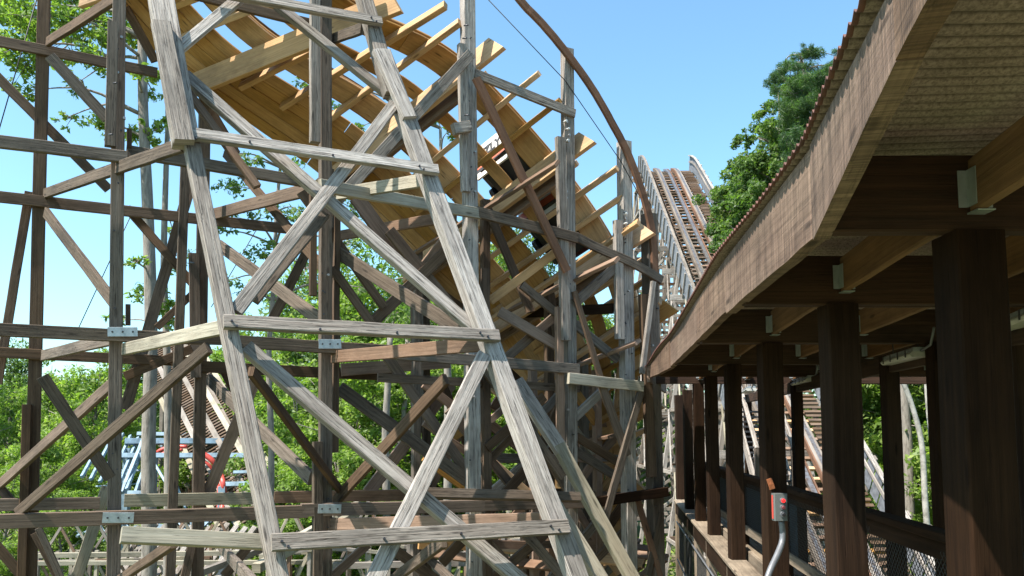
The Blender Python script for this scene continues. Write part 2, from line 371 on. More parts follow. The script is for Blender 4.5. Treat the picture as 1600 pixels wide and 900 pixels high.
# --- horizontal ledgers
H = 'ledger'
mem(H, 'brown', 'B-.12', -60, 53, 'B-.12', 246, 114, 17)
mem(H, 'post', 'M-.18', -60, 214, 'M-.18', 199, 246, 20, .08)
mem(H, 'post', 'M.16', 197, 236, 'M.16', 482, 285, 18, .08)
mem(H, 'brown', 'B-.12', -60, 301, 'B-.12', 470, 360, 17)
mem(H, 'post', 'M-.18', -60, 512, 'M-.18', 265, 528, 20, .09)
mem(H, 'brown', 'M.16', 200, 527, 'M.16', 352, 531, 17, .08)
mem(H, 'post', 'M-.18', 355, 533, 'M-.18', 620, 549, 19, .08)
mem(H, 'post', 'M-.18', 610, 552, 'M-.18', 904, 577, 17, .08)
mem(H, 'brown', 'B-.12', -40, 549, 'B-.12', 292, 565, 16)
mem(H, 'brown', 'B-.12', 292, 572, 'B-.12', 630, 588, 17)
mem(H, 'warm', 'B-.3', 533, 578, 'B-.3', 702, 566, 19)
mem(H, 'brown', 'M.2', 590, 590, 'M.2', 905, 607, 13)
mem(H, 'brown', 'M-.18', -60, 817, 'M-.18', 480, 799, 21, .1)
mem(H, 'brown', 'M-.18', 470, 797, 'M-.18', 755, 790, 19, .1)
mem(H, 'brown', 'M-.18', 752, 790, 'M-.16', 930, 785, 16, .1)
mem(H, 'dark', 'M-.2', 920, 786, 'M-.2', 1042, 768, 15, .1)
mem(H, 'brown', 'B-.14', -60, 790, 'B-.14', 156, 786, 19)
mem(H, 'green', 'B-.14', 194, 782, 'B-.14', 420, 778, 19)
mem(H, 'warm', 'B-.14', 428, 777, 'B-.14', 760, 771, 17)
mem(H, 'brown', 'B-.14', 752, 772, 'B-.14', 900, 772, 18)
mem(H, 'green', 'M-.25', 888, 591, 'M-.25', 1004, 604, 17, .08)
mem(H, 'gray', 'M-.1', 742, 115, 'M-.1', 898, 178, 15)
mem(H, 'green', 'F.9', 500, 290, 'M-.2', 750, 334, 19, .07, up=NM)
mem(H, 'post', 'M-.22', 744, 331, 'M-.22', 902, 372, 17, .07)
mem(H, 'brown', 'M-.02', 290, -12, 'M-.02', 512, 44, 16)
mem(H, 'dark', 'B-.1', 770, 492, 'M.3', 958, 482, 15)
mem(H, 'green', 'F.05', 189, 836, 'F.2', 426, 848, 24, .08)
mem(H, 'post', 'F.3', 655, 770, 'F.3', 905, 777, 15, .08)
# outriggers between the rows
O_ = 'outrigger'
mem(O_, 'post', 'B-.05', 70, 303, 'F.1', 288, 226, 19)
mem(O_, 'post', 'B-.05', 65, 556, 'M.1', 178, 529, 18)
mem(O_, 'green', 'M-.1', 194, 546, 'F.15', 352, 511, 21)
mem(O_, 'brown', 'B0', 333, 335, 'M.1', 492, 294, 20)
mem(O_, 'green', 'M-.1', 512, 306, 'F.25', 662, 282, 20)
mem(O_, 'warm', 'B-.3', 533, 368, 'M.3', 712, 337, 17)
mem(O_, 'warm', 'M-.1', 520, 558, 'F.2', 752, 538, 21)
mem(O_, 'brown', 'B0', 195, 588, 'B-.3', 300, 545, 14)
mem(O_, 'warm', 'M-.1', 518, 819, 'F.2', 885, 811, 20)
mem(O_, 'post', 'M.2', 518, 62, 'F.2', 567, 44, 17)
# --- diagonal braces
D = 'diagonal_brace'
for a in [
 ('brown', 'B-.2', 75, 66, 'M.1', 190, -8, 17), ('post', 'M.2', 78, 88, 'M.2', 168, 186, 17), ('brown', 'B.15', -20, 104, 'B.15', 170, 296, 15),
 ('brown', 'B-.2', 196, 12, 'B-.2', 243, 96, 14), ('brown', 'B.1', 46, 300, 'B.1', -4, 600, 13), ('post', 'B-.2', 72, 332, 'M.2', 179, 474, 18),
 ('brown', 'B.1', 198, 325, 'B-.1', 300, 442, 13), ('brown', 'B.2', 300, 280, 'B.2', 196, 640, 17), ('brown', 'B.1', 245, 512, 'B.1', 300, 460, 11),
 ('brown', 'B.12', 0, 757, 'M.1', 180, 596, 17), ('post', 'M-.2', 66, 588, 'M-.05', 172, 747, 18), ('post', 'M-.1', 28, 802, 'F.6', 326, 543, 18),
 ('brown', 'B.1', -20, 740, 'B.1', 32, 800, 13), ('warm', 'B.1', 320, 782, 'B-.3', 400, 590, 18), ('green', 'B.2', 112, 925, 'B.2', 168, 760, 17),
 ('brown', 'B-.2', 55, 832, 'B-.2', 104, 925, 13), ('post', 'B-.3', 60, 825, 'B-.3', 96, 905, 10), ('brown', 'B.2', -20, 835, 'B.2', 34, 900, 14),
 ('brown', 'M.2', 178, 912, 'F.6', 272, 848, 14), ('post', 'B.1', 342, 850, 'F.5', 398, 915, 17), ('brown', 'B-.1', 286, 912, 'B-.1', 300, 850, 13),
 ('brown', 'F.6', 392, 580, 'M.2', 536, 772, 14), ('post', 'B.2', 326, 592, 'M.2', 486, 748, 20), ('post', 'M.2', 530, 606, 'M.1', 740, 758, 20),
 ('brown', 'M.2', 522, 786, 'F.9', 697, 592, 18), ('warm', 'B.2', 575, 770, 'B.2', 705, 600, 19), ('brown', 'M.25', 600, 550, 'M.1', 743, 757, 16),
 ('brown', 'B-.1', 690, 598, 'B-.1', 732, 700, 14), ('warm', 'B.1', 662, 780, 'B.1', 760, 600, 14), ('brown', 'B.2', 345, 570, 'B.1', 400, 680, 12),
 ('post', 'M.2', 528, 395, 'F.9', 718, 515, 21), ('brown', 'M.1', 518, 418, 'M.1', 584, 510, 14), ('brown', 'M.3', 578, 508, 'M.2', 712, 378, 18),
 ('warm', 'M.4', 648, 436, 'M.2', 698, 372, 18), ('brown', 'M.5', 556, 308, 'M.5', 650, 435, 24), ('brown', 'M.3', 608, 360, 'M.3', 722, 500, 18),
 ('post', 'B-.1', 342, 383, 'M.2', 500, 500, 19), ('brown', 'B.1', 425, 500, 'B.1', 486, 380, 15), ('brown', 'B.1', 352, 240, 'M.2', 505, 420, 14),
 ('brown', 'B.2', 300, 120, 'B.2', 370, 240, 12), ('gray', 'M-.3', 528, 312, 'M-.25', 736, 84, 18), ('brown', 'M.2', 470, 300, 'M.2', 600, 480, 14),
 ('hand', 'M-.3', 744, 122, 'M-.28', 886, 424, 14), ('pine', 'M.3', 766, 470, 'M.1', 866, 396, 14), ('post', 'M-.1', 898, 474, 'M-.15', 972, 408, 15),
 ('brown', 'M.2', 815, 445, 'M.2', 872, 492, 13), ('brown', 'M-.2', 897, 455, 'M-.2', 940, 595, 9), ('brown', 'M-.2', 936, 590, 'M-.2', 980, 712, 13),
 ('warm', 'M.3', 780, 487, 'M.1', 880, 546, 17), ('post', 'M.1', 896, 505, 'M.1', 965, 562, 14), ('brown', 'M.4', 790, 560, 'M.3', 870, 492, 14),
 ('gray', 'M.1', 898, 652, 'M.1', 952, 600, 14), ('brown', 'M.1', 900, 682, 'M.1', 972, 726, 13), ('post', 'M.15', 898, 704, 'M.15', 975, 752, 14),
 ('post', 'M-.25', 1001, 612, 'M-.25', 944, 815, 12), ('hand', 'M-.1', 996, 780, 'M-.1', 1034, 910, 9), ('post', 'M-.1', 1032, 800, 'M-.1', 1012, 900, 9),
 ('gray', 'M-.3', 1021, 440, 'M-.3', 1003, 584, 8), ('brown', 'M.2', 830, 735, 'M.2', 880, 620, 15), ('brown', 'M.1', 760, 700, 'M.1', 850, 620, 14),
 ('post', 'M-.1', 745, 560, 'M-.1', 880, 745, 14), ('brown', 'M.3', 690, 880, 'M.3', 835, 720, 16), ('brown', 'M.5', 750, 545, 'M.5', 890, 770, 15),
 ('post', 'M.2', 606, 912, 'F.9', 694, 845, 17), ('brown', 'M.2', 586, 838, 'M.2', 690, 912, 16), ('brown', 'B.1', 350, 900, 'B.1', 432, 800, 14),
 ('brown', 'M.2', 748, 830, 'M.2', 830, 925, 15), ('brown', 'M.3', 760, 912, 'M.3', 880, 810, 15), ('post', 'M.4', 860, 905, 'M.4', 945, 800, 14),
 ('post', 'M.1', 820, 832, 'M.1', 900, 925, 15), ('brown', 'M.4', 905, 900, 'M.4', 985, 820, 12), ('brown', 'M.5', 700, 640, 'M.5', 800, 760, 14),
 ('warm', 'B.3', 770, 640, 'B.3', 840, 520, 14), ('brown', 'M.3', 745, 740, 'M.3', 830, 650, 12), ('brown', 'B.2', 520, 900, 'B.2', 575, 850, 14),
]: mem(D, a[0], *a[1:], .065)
rt_ = random.Random(21); q_skip = random.Random(2); XS = [662, 741, 762, 832, 890, 932, 983]; YS = [600, 660, 715, 775, 850, 915]
for off in (.9, 2.2):
    for i in range(len(XS) - 1):
        for j in range(len(YS) - 1):
            if XS[i + 1] - XS[i] < 30: continue
            if q_skip.random() < .15: continue
            m_ = rt_.choice(('brown', 'warm', 'green', 'pine', 'gray', 'warm')); q = rt_.random(); sp_ = 'M%g' % off; w_ = rt_.choice((11, 13, 15))
            if q < .42: mem('cross_brace', m_, sp_, XS[i], YS[j], sp_, XS[i + 1], YS[j + 1], w_, .06)
            elif q < .8: mem('cross_brace', m_, sp_, XS[i], YS[j + 1], sp_, XS[i + 1], YS[j], w_, .06)
            if q > .55: mem('girt', m_, sp_, XS[i] - 8, YS[j], sp_, XS[i + 1] + 8, YS[j] + 2, w_, .06)
    for x_ in XS[3::2]: post('M%g' % off, x_, 560 + 20 * off, x_ + 3, 900, 14, 'warm')
# --- galvanised bracket plates with bolt heads
for (x0, y0, x1, y1) in ((168, 511, 215, 526), (498, 530, 533, 545), (160, 801, 209, 817), (497, 788, 533, 802)):
    ym = (y0 + y1) / 2; a, b = pl('M-.25', x0, ym), pl('M-.25', x1, ym)
    pt = part('bracket_plate', 'galv', coaster, a, b, NM, px2m(y1 - y0, a), .014)
    for f in (.16, .5, .84):
        c = a.lerp(b, f) - NM * .007; MB().tube([c, c - NM * .012], .012, 8, mi=0).build('bolt', 'steel', pt)
# --- post bolts
for (x, y) in ((884, 300), (884, 310), (888, 212), (884, 192), (884, 203), (886, 222), (975, 332), (976, 342), (975, 352), (1019, 368), (1018, 540), (981, 455), (888, 415), (885, 442), (184, 115), (194, 186), (190, 60), (512, 430), (741, 238), (741, 300), (729, 160), (886, 640), (968, 600), (980, 680), (740, 620)):
    c = pl('M-.15', x, y); MB().tube([c, c - NM * .05], .018, 8).build('bolt', 'bolt', coaster)
for (y, fx, fy, s_) in ((40, 727, 0, 0), (60, 725, 0, 0), (180, 728, 0, 0), (130, 180, 0, 0), (210, 173, 0, 0), (410, 300, 0, 0)):
    c = pl('M-.3', fx, y); MB().tube([c + Vector((-.02, 0, 0)), c - NM * .06 + Vector((.02, 0, -.02))], .012, 6).build('bolt', 'steel', coaster)
rb = random.Random(4)
for (xa, xb) in ((186, 178), (508, 508), (733, 741), (888, 893), (978, 983), (1016, 1026)):
    for q in range(11):
        y = rb.uniform(20 if xa < 800 else 350, 880); x = xa + (xb - xa) * y / 900 + rb.uniform(-6, 6)
        c = pl('M-.11', x, y); MB().tube([c, c - NM * .03], .011, 6).build('bolt', 'steel', coaster)
for (x, y) in ((300, 212), (306, 217), (655, 260), (662, 265), (362, 502), (370, 510), (750, 520), (762, 526), (440, 846), (450, 854), (860, 822), (873, 828), (580, 28), (588, 34), (390, 222), (520, 243), (500, 515), (620, 520), (600, 842), (720, 834)):
    c = pl('F-.175', x, y); MB().tube([c, c - NF * .018], .012, 8).build('bolt', 'steel', coaster)
c0, c1 = pl('M-.3', 708, 202), pl('M-.3', 734, 198); part('wood_block', 'gray', coaster, c0, c1, NM, .16, .12)
for i, (x, y) in enumerate(((881, 191), (885, 203), (884, 221), (975, 335), (975, 350))):
    c = pl('M-.16', x, y); MB().tube([c, c - NM * .03, c - NM * .05, c - NM * .09], [.014, .02, .013, .018], 10).build('pale_bolt', 'palebolt', coaster)  # bolts with bright heads, built as small pale knobs
# --- track
KO = [(480, -170, 10.2), (612, -28, 10.9), (771, 42, 12.05), (912, 190, 12.75), (1004, 330, 13.3), (1040, 450, 13.9), (1022, 600, 14.9), (1000, 735, 15.9), (985, 860, 17)]
KI = [(140, -40, 12.4), (285, 112, 13.0), (500, 266, 14.1), (640, 395, 14.8), (745, 500, 15.4), (815, 595, 16.0), (850, 690, 16.8), (850, 790, 17.6), (850, 890, 18.4)]
PO = [at(*p) for p in KO]; PI_ = [at(*p) for p in KI]
def cr(P, k):
    i = min(max(int(k), 0), len(P) - 2); f = k - i
    g = lambda j: P[j] if 0 <= j < len(P) else (P[0] * 2 - P[1] if j < 0 else P[-1] * 2 - P[-2])
    a, b, c, d = g(i - 1), g(i), g(i + 1), g(i + 2)
    return .5 * ((2 * b) + (c - a) * f + (2 * a - 5 * b + 4 * c - d) * f * f + (3 * b - a - 3 * c + d) * f ** 3)
def frame(k):
    a, b = cr(PI_, k), cr(PO, k); c = (b - a).normalized()
    e = .02; t = ((cr(PI_, k + e) + cr(PO, k + e)) - (cr(PI_, k - e) + cr(PO, k - e))).normalized()
    n = c.cross(t).normalized()
    if n.z < 0: n = -n
    return a, b, t, n
def TP(k, v, h=0):
    a, b, t, n = frame(k); return a.lerp(b, v) + n * h
def tsweep(mb, v, h, w, t, k0, k1, step=.1, rnd=None, wob=.002):
    n = int((k1 - k0) / step) + 1; ks = [k0 + (k1 - k0) * i / n for i in range(n + 1)]
    mb.sweep([TP(k, v, h) for k in ks], [frame(k)[3] for k in ks], w, t, rnd=rnd, wob=wob); return mb
for v0, nm in ((.39, 'inner'), (.755, 'outer')):
    for li in range(5):
        dv = (.006, -.008, .014, -.010, .004)[li] + random.uniform(-.004, .004)
        k = 0
        mb = MB()
        while k < 7.9:
            k2 = min(8, k + 1.35 + .3 * random.random()); tsweep(mb, v0 + dv, .03 + .042 * li, (.44, .42, .34, .33, .24)[li], .038, k, k2 - .004); k = k2
        mb.build('laminated_rail', 'pine', coaster)
    mb = MB(); tsweep(mb, v0 + (.03 if nm == 'inner' else -.03), .235, .1, .012, 0, 8); mb.build('steel_running_strip', 'rail', coaster)
mb = MB(); tsweep(mb, .575, .03, .24, .04, 0, 8, rnd=.4); mb.build('walkway_board', 'pine', coaster)
for i in range(5):
    mb = MB(); k = 0
    v = .01 + i * .061
    while k < 7.9:
        k2 = min(8, k + 1.6 + .6 * random.random())
        tsweep(mb, v, .03 + .004 * (i % 2), .245, .04, k, k2 - .005)
        k = k2
    mb.build('walkway_board', 'pine', coaster)
for j in range(0, 32):
    k = j / 4
    if j % 4 == 0 : continue
    a, b, t, n = frame(k); lo = .16 + random.uniform(-.03, .03); hi = (.86, .86, 1.0, .97)[j % 4] + random.uniform(-.02, .02)
    part('track_tie', 'pine', coaster, TP(k, lo, -.07), TP(k, hi, -.07), t, .14, .09)
for k in range(0, 9):
    a, b, t, n = frame(k)
    th = Vector((t.x, t.y, 0)).normalized(); dz = Vector((0, 0, -.33))
    part('track_header', 'pine', coaster, TP(k, -.03) + dz, TP(k, 1.02) + dz, th, .40, .085, cuts=(.3, -.5))
    if k in (2, 3, 4): part('track_header', 'warm', coaster, TP(k, -.03) + dz * 1.35 + th * .22, TP(k, .80) + dz * 1.35 + th * .22, th, .30, .08)
    if k >= 1:
        for v in ((.1, .5) if k > 2 else (.1,)):
            p = TP(k, v, -.45); part('support_post', random.choice(('brown', 'post')), coaster, p, Vector((p.x, p.y, GZ - .2)), NM, .14, .14)
        if k > 3: part('track_header', random.choice(('pine', 'warm')), coaster, TP(k, -.03, -.75) , TP(k, 1.0, -.55), t, .24, .07)
    if 3 <= k < 8:
        a1, b1 = TP(k, .1, -.5), TP(k, .95, -1.9); part('diagonal_brace', 'warm', coaster, a1, b1, t, .15, .06)
        a1, b1 = TP(k, .5, -.5), TP(k + 1, .5, -1.8); part('diagonal_brace', 'brown', coaster, a1, b1, NM, .15, .06)
        a1, b1 = TP(k, .1, -1.2), TP(k + 1, .1, -.6); part('ledger', 'brown', coaster, a1, b1, NM, .18, .06)
    if k >= 3:      # the lower bents carry level girts down to the ground
        for zz in (-2.2, -4.4):
            p, q = TP(k, .1), TP(k, .98)
            if p.z > zz + .6:
                part('ledger', random.choice(('warm', 'warm', 'pine')), coaster, Vector((p.x, p.y, zz)), Vector((q.x, q.y, zz)), t, .17, .06)
                part('diagonal_brace', random.choice(('brown', 'warm', 'post')), coaster, Vector((p.x, p.y, zz)), Vector((q.x, q.y, zz - 2)), t, .15, .06)
                part('diagonal_brace', random.choice(('brown', 'warm', 'post')), coaster, Vector((q.x, q.y, zz)), Vector((p.x, p.y, zz - 2)), t, .15, .06)
# --- curved top handrail and lower curved rail, bent as laminated strips
def railpix(name, matn, pts, w, t, off=-.12):
    P = [pl('M%g' % off, x, y) for x, y in pts]
    Q = [cr(P, k / 6) for k in range((len(P) - 1) * 6 + 1)]
    return MB().sweep(Q, NM, w, t, wob=.002).build(name, matn, coaster)
railpix('handrail', 'hand', [(770, -60), (812, 0), (848, 38), (886, 84), (925, 138), (955, 190), (980, 238), (1000, 290), (1012, 330), (1020, 372), (1024, 440)], .13, .06, -.13)
railpix('lower_handrail', 'post', [(900, 370), (935, 388), (975, 405), (1005, 420), (1034, 438)], .15, .06, -.2)
def cable(pts, r=.006, parent=None, name='guy_cable'):
    return MB().tube(pts, r, 6).build(name, 'wire', parent)
cable([pl('M0', 735, -30), pl('M-.1', 884, 127), pl('M-.1', 972, 255), pl('M-.1', 1012, 330)], .007, coaster)
cable([at(60, -10, 12), at(-8, 225, 12)], .009, coaster); cable([at(210, 325, 14), at(123, 512, 14)], .009, coaster)
cable([at(1040, 450, 13), at(940, 480, 14)], .006, coaster); cable([at(400, 360, 14), at(330, 480, 14)], .008, coaster)
# ================================================================== TRAIN on the curve
def train_car(k0, k1, label, writing):
    p0 = TP(k0, .6, .2); car = empty('coaster_car', p0, label, 'roller coaster car', 'cars of the train on the curve')
    a, b, t, n = frame((k0 + k1) / 2); c = (b - a).normalized()
    base = TP(k0, .61, .22); L = (TP(k1, .6) - TP(k0, .6)).length; W_ = 1.05
    rot = Matrix((c, n, -t)).transposed()          # x across, y up, z back towards the viewer
    if rot.determinant() < 0: rot = Matrix((c, n, t)).transposed()
    bz = -t if rot.col[2].dot(-t) > 0 else t
    def P(x, y, z): return base + c * x + n * y - t * (-z)   # z metres down the track
    def bx(name, mt, x0, x1, y0, y1, z0, z1, par=car):
        m_ = MB(); m_.sweep([P((x0 + x1) / 2, (y0 + y1) / 2, z0), P((x0 + x1) / 2, (y0 + y1) / 2, z1)], n, x1 - x0, y1 - y0, cham=.03, rnd=.5); return m_.build(name, mt, par)
    h = W_ / 2
    bx('chassis', 'black', -h + .1, h - .1, -.08, .06, 0, L)
    bx('floor_pan', 'steel', -h, h, .06, .12, .02, L)
    bx('side_panel', 'orange', -h, -h + .06, .1, .5, .05, L); bx('side_panel', 'orange', h - .06, h, .1, .36, .05, L)
    al = R(38); pu = (n * math.cos(al) - t * math.sin(al)).normalized(); pn = pu.cross(c); pn = pn if pn.dot(-t) > 0 else -pn; p00 = P(0, .02, 0)
    for y0_, y1_, mt_ in ((-.2, -.08, 'white'), (-.08, -.01, 'black'), (-.01, .15, 'orange'), (.15, .45, 'white')):
        m_ = MB(); m_.sweep([p00 - c * h + pu * (y0_ + y1_) / 2, p00 + c * h + pu * (y0_ + y1_) / 2], pn, y1_ - y0_, .04, cham=.003, rnd=.5); m_.build('back_panel', mt_, car)
    bx('seat', 'maroon', -h + .08, h - .08, .2, .36, .25, .7); bx('seat_back', 'maroon', -h + .08, h - .08, .36, .68, .16, .25)
    bx('seat', 'maroon', -h + .08, h - .08, .2, .36, L * .5 + .2, L * .5 + .65); bx('seat_back', 'maroon', -h + .08, h - .08, .36, .68, L * .5 + .1, L * .5 + .2)
    for z in (.5, L - .45):
        for x in (-.5, .5):
            q = P(x, -.05, z); MB().tube([q - c * .04, q + c * .04], .11, 14).build('wheel', 'black', car)
    if writing:
        cu = bpy.data.curves.new('lettering', 'FONT'); cu.body = writing; cu.size = .23; cu.extrude = .004; cu.shear = .25; cu.align_x = 'RIGHT'; cu.offset = .008
        tmp = bpy.data.objects.new('lettering', cu); COL.objects.link(tmp); dg = bpy.context.evaluated_depsgraph_get(); dg.update()
        me = bpy.data.meshes.new_from_object(tmp.evaluated_get(dg)); bpy.data.objects.remove(tmp)
        me.materials.clear(); me.materials.append(M['black'])
        o = bpy.data.objects.new('lettering', me); COL.objects.link(o)
        zax = pn; xax = c; yax = pu
        o.matrix_basis = Matrix.Translation(p00 + c * .16 + pu * .18 + pn * .024) @ Matrix((xax, yax, zax)).transposed().to_4x4()
        adopt(o, car)
    return car
train_car(2.80, 3.28, 'rear coaster car with a white and orange back panel lettered ZLY above the pine track', 'ZLY')
train_car(3.42, 4.0, 'front coaster car with maroon seats, further down the curve past the lettered one', '')
# ================================================================== STATION
st = empty('boarding_station', (2, 6, GZ), 'open dark timber boarding station with a corrugated metal roof beside the coaster', 'station')
FB = [(.80, 1.30), (.957, 1.90), (1.24, 3.2), (1.45, 5.35), (1.66, 7.1), (2.0, 10.0), (2.20, 12.7)]   # fascia bottom line (x, y)
FT = [1.14, 1.145, 1.215, 1.20, 1.205, 1.17, 1.06]; ZB = .78; ZBL = [.90, .92, .78, .78, .78, .78, .78]
def fpt(i, z): return Vector((FB[i][0], FB[i][1], z))
def fboard(i, j, dz=0, off=0, name='fascia', zb=None):
    n = 9; pts = []; m_ = MB(); a, b = FB[i], FB[j]; rnd = random.random(); ou, ov = random.random() * 30, random.random() * 30
    dirv = Vector((b[0] - a[0], b[1] - a[1], 0)).normalized(); nl = Vector((-dirv.y, dirv.x, 0))
    for s_ in range(n + 1):
        f = s_ / n; x = a[0] + (b[0] - a[0]) * f; y = a[1] + (b[1] - a[1]) * f
        zt = FT[i] + (FT[j] - FT[i]) * f - .03; zb_ = ZBL[i] + (ZBL[j] - ZBL[i]) * f + dz + random.uniform(-.004, .004)
        if j == 6: zb_ += .05 * f * f
        for (o_, z_) in ((off, zb_), (off, zt), (off - .065, zt), (off - .065, zb_)):
            m_.v.append(Vector((x, y, z_)) + nl * o_)
        if s_:
            L = (Vector((b[0] - a[0], b[1] - a[1])).length) * f; L0 = L - Vector((b[0] - a[0], b[1] - a[1])).length / n
            p, q = (s_ - 1) * 4, s_ * 4; hh = zt - zb_
            for (c0, c1, u0, u1) in ((0, 1, 0, hh), (1, 2, hh, hh + .05), (2, 3, hh + .05, 2 * hh), (3, 0, 2 * hh, 2 * hh + .05)):
                m_.face((p + c0, p + c1, q + c1, q + c0), [(L0 + ou, u0 + ov), (L0 + ou, u1 + ov), (L + ou, u1 + ov), (L + ou, u0 + ov)], rnd)
    m_.face((0, 3, 2, 1), [(0, 0)] * 4, rnd); e = n * 4; m_.face((e, e + 1, e + 2, e + 3), [(0, 0)] * 4, rnd)
    return m_.build(name, 'fascia', st)
fboard(0, 1); fboard(1, 2); fboard(2, 3, .02, -.012); fboard(3, 4, .035, -.012); fboard(4, 5, .035, -.012); fboard(5, 6, .02, 0)
# end fascia turning away
m_ = MB(); m_.beam(Vector((2.2, 12.72, .93)), Vector((3.2, 16.5, .93)), Vector((1, -.2, 0)), .3, .05); m_.build('fascia', 'fascia', st)
# corrugated roof
def xe(y):
    for (a, b) in zip(FB, FB[1:]):
        if y <= b[1] or b is FB[-1]: return a[0] + (b[0] - a[0]) * (y - a[1]) / (b[1] - a[1])
def ze(y):
    for i in range(len(FB) - 1):
        if y <= FB[i + 1][1] or i == len(FB) - 2: return FT[i] + (FT[i + 1] - FT[i]) * (y - FB[i][1]) / (FB[i + 1][1] - FB[i][1])
m_ = MB(); pitch = .076; seg = 8; y0, y1 = .1, 13.0; n = int((y1 - y0) / pitch * seg); fr = [0, .003, .2, .5, .8, 1]
for i in range(n + 1):
    y = y0 + i * pitch / seg; wv = .022 * (.62 - abs(math.sin(math.pi * i / seg)) ** .8)
    for f in fr:
        x0_ = xe(y) - .034 + .006 * math.sin(y * 2.1); x1_ = 7.5
        x = x0_ + (x1_ - x0_) * f; z = max(ze(min(y, 12.7)), 1.06) + .012 + .035 * (x - x0_) * .6 + .02 * math.sin(y * 1.3) * (f < .1)
        m_.v.append(Vector((x, y, z + wv))); 
nf = len(fr)
for i in range(n):
    for j in range(nf - 1):
        a = i * nf + j; m_.face((a, a + 1, a + nf + 1, a + nf), [(0, 0)] * 4, .5, 1 if j == 0 else 0, True)
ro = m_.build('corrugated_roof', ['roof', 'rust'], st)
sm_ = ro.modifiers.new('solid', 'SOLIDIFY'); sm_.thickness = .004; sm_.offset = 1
def slx(y, c, s=.13): return c + s * y
SY = [3.13, 4.94, 7.16, 9.45, 11.6, 13.4, 15.4, 17.6]
SW = [.195, .19, .185, .17, .16, .16, .16, .16]
def vpost(name, matn, x, y, z0, z1, w_, parent=st, t=None):
    return part(name, matn, parent, Vector((x, y, z0)), Vector((x, y, z1)), Vector((0, 1, 0)), w_, t or w_)
for i, y in enumerate(SY):
    x = slx(y, 1.42) + (.02 if i == 0 else 0)
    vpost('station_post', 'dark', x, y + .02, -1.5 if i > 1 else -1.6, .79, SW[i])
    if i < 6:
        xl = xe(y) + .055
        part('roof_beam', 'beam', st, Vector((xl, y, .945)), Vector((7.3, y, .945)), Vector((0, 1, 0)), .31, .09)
        if i in (1, 2, 3): part('roof_beam', 'beam', st, Vector((xl, y + .14, .945)), Vector((7.3, y + .14, .945)), Vector((0, 1, 0)), .29, .045)
ys = [.3] + SY[:6]
for a, b in zip(ys, ys[1:]):
    for c0 in (1.44, 2.23, 3.02, 3.81, 4.6):
        pa, pb = Vector((slx(a, c0), a + .05, .975)), Vector((slx(b, c0), b - .05, .975))
        if b > 3.2: pa.y = a + .15 if a in (4.94, 7.16, 9.45) else pa.y
        part('roof_joist', 'joist', st, pa, pb, Vector((1, -.13, 0)), .22, .045)
        for q, s_ in ((pa, 1), (pb, -1)):
            m_ = MB(); m_.beam(q + Vector((-.032, s_ * .03, -.09)), q + Vector((-.032, s_ * .03, .06)), Vector((1, 0, 0)), .07, .006, wob=0)
            m_.beam(q + Vector((.032, s_ * .03, -.09)), q + Vector((.032, s_ * .03, .06)), Vector((1, 0, 0)), .07, .006, wob=0)
            m_.beam(q + Vector((-.035, s_ * .03, -.115)), q + Vector((.035, s_ * .03, -.115)), Vector((0, 0, 1)), .08, .006, wob=0)
            for e in (-1, 1): m_.beam(q + Vector((e * .05, -s_ * .002, -.09)), q + Vector((e * .05, -s_ * .002, .06)), Vector((0, 1, 0)), .035, .006, wob=0)
            m_.build('joist_hanger', 'galv', st)
# inner row of posts
for y in (3.9, 5.72, 7.06, 8.32, 10.3, 12.6, 15.0, 17.3):
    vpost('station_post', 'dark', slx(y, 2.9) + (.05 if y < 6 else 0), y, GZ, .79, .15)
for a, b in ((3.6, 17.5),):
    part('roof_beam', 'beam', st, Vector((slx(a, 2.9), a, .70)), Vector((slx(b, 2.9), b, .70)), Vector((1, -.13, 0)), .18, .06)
# floor, platform edge and lower wall
def quadslab(name, matn, y0, y1, ca, cb, z0, z1, parent=st, s=.13, n=1, nb=1):
    m_ = MB()
    for i in range(nb):
        f0, f1 = i / nb, (i + 1) / nb; c0, c1 = ca + (cb - ca) * f0, ca + (cb - ca) * f1 - (.006 if nb > 1 else 0)
        a = Vector((slx(y0, (c0 + c1) / 2, s), y0, (z0 + z1) / 2)); b = Vector((slx(y1, (c0 + c1) / 2, s), y1, (z0 + z1) / 2))
        m_.beam(a, b, Vector((0, 0, 1)), c1 - c0, z1 - z0)
    return m_.build(name, matn, parent)
quadslab('platform_floor', 'ledge', .2, 17.5, 1.62, 2.1, -1.64, -1.6, nb=5)
quadslab('edge_plank', 'ledge', 4.95, 17.5, 1.27, 1.52, -1.545, -1.5)
quadslab('edge_curb', 'ledge', 4.95, 17.5, 1.54, 1.59, -1.6, -1.40)
quadslab('edge_beam', 'dark', 4.95, 17.5, 1.30, 1.34, -1.80, -1.55)
for y in SY[1:]:
    vpost('under_post', 'ledge', slx(y, 1.37), y, GZ, -1.55, .13)
for z in (-1.92, -2.7): 
    m_ = MB(); m_.tube([Vector((slx(5, 1.28), 5, z)), Vector((slx(17, 1.28), 17, z))], .014, 8); m_.build('steel_pipe', 'conduit', st)
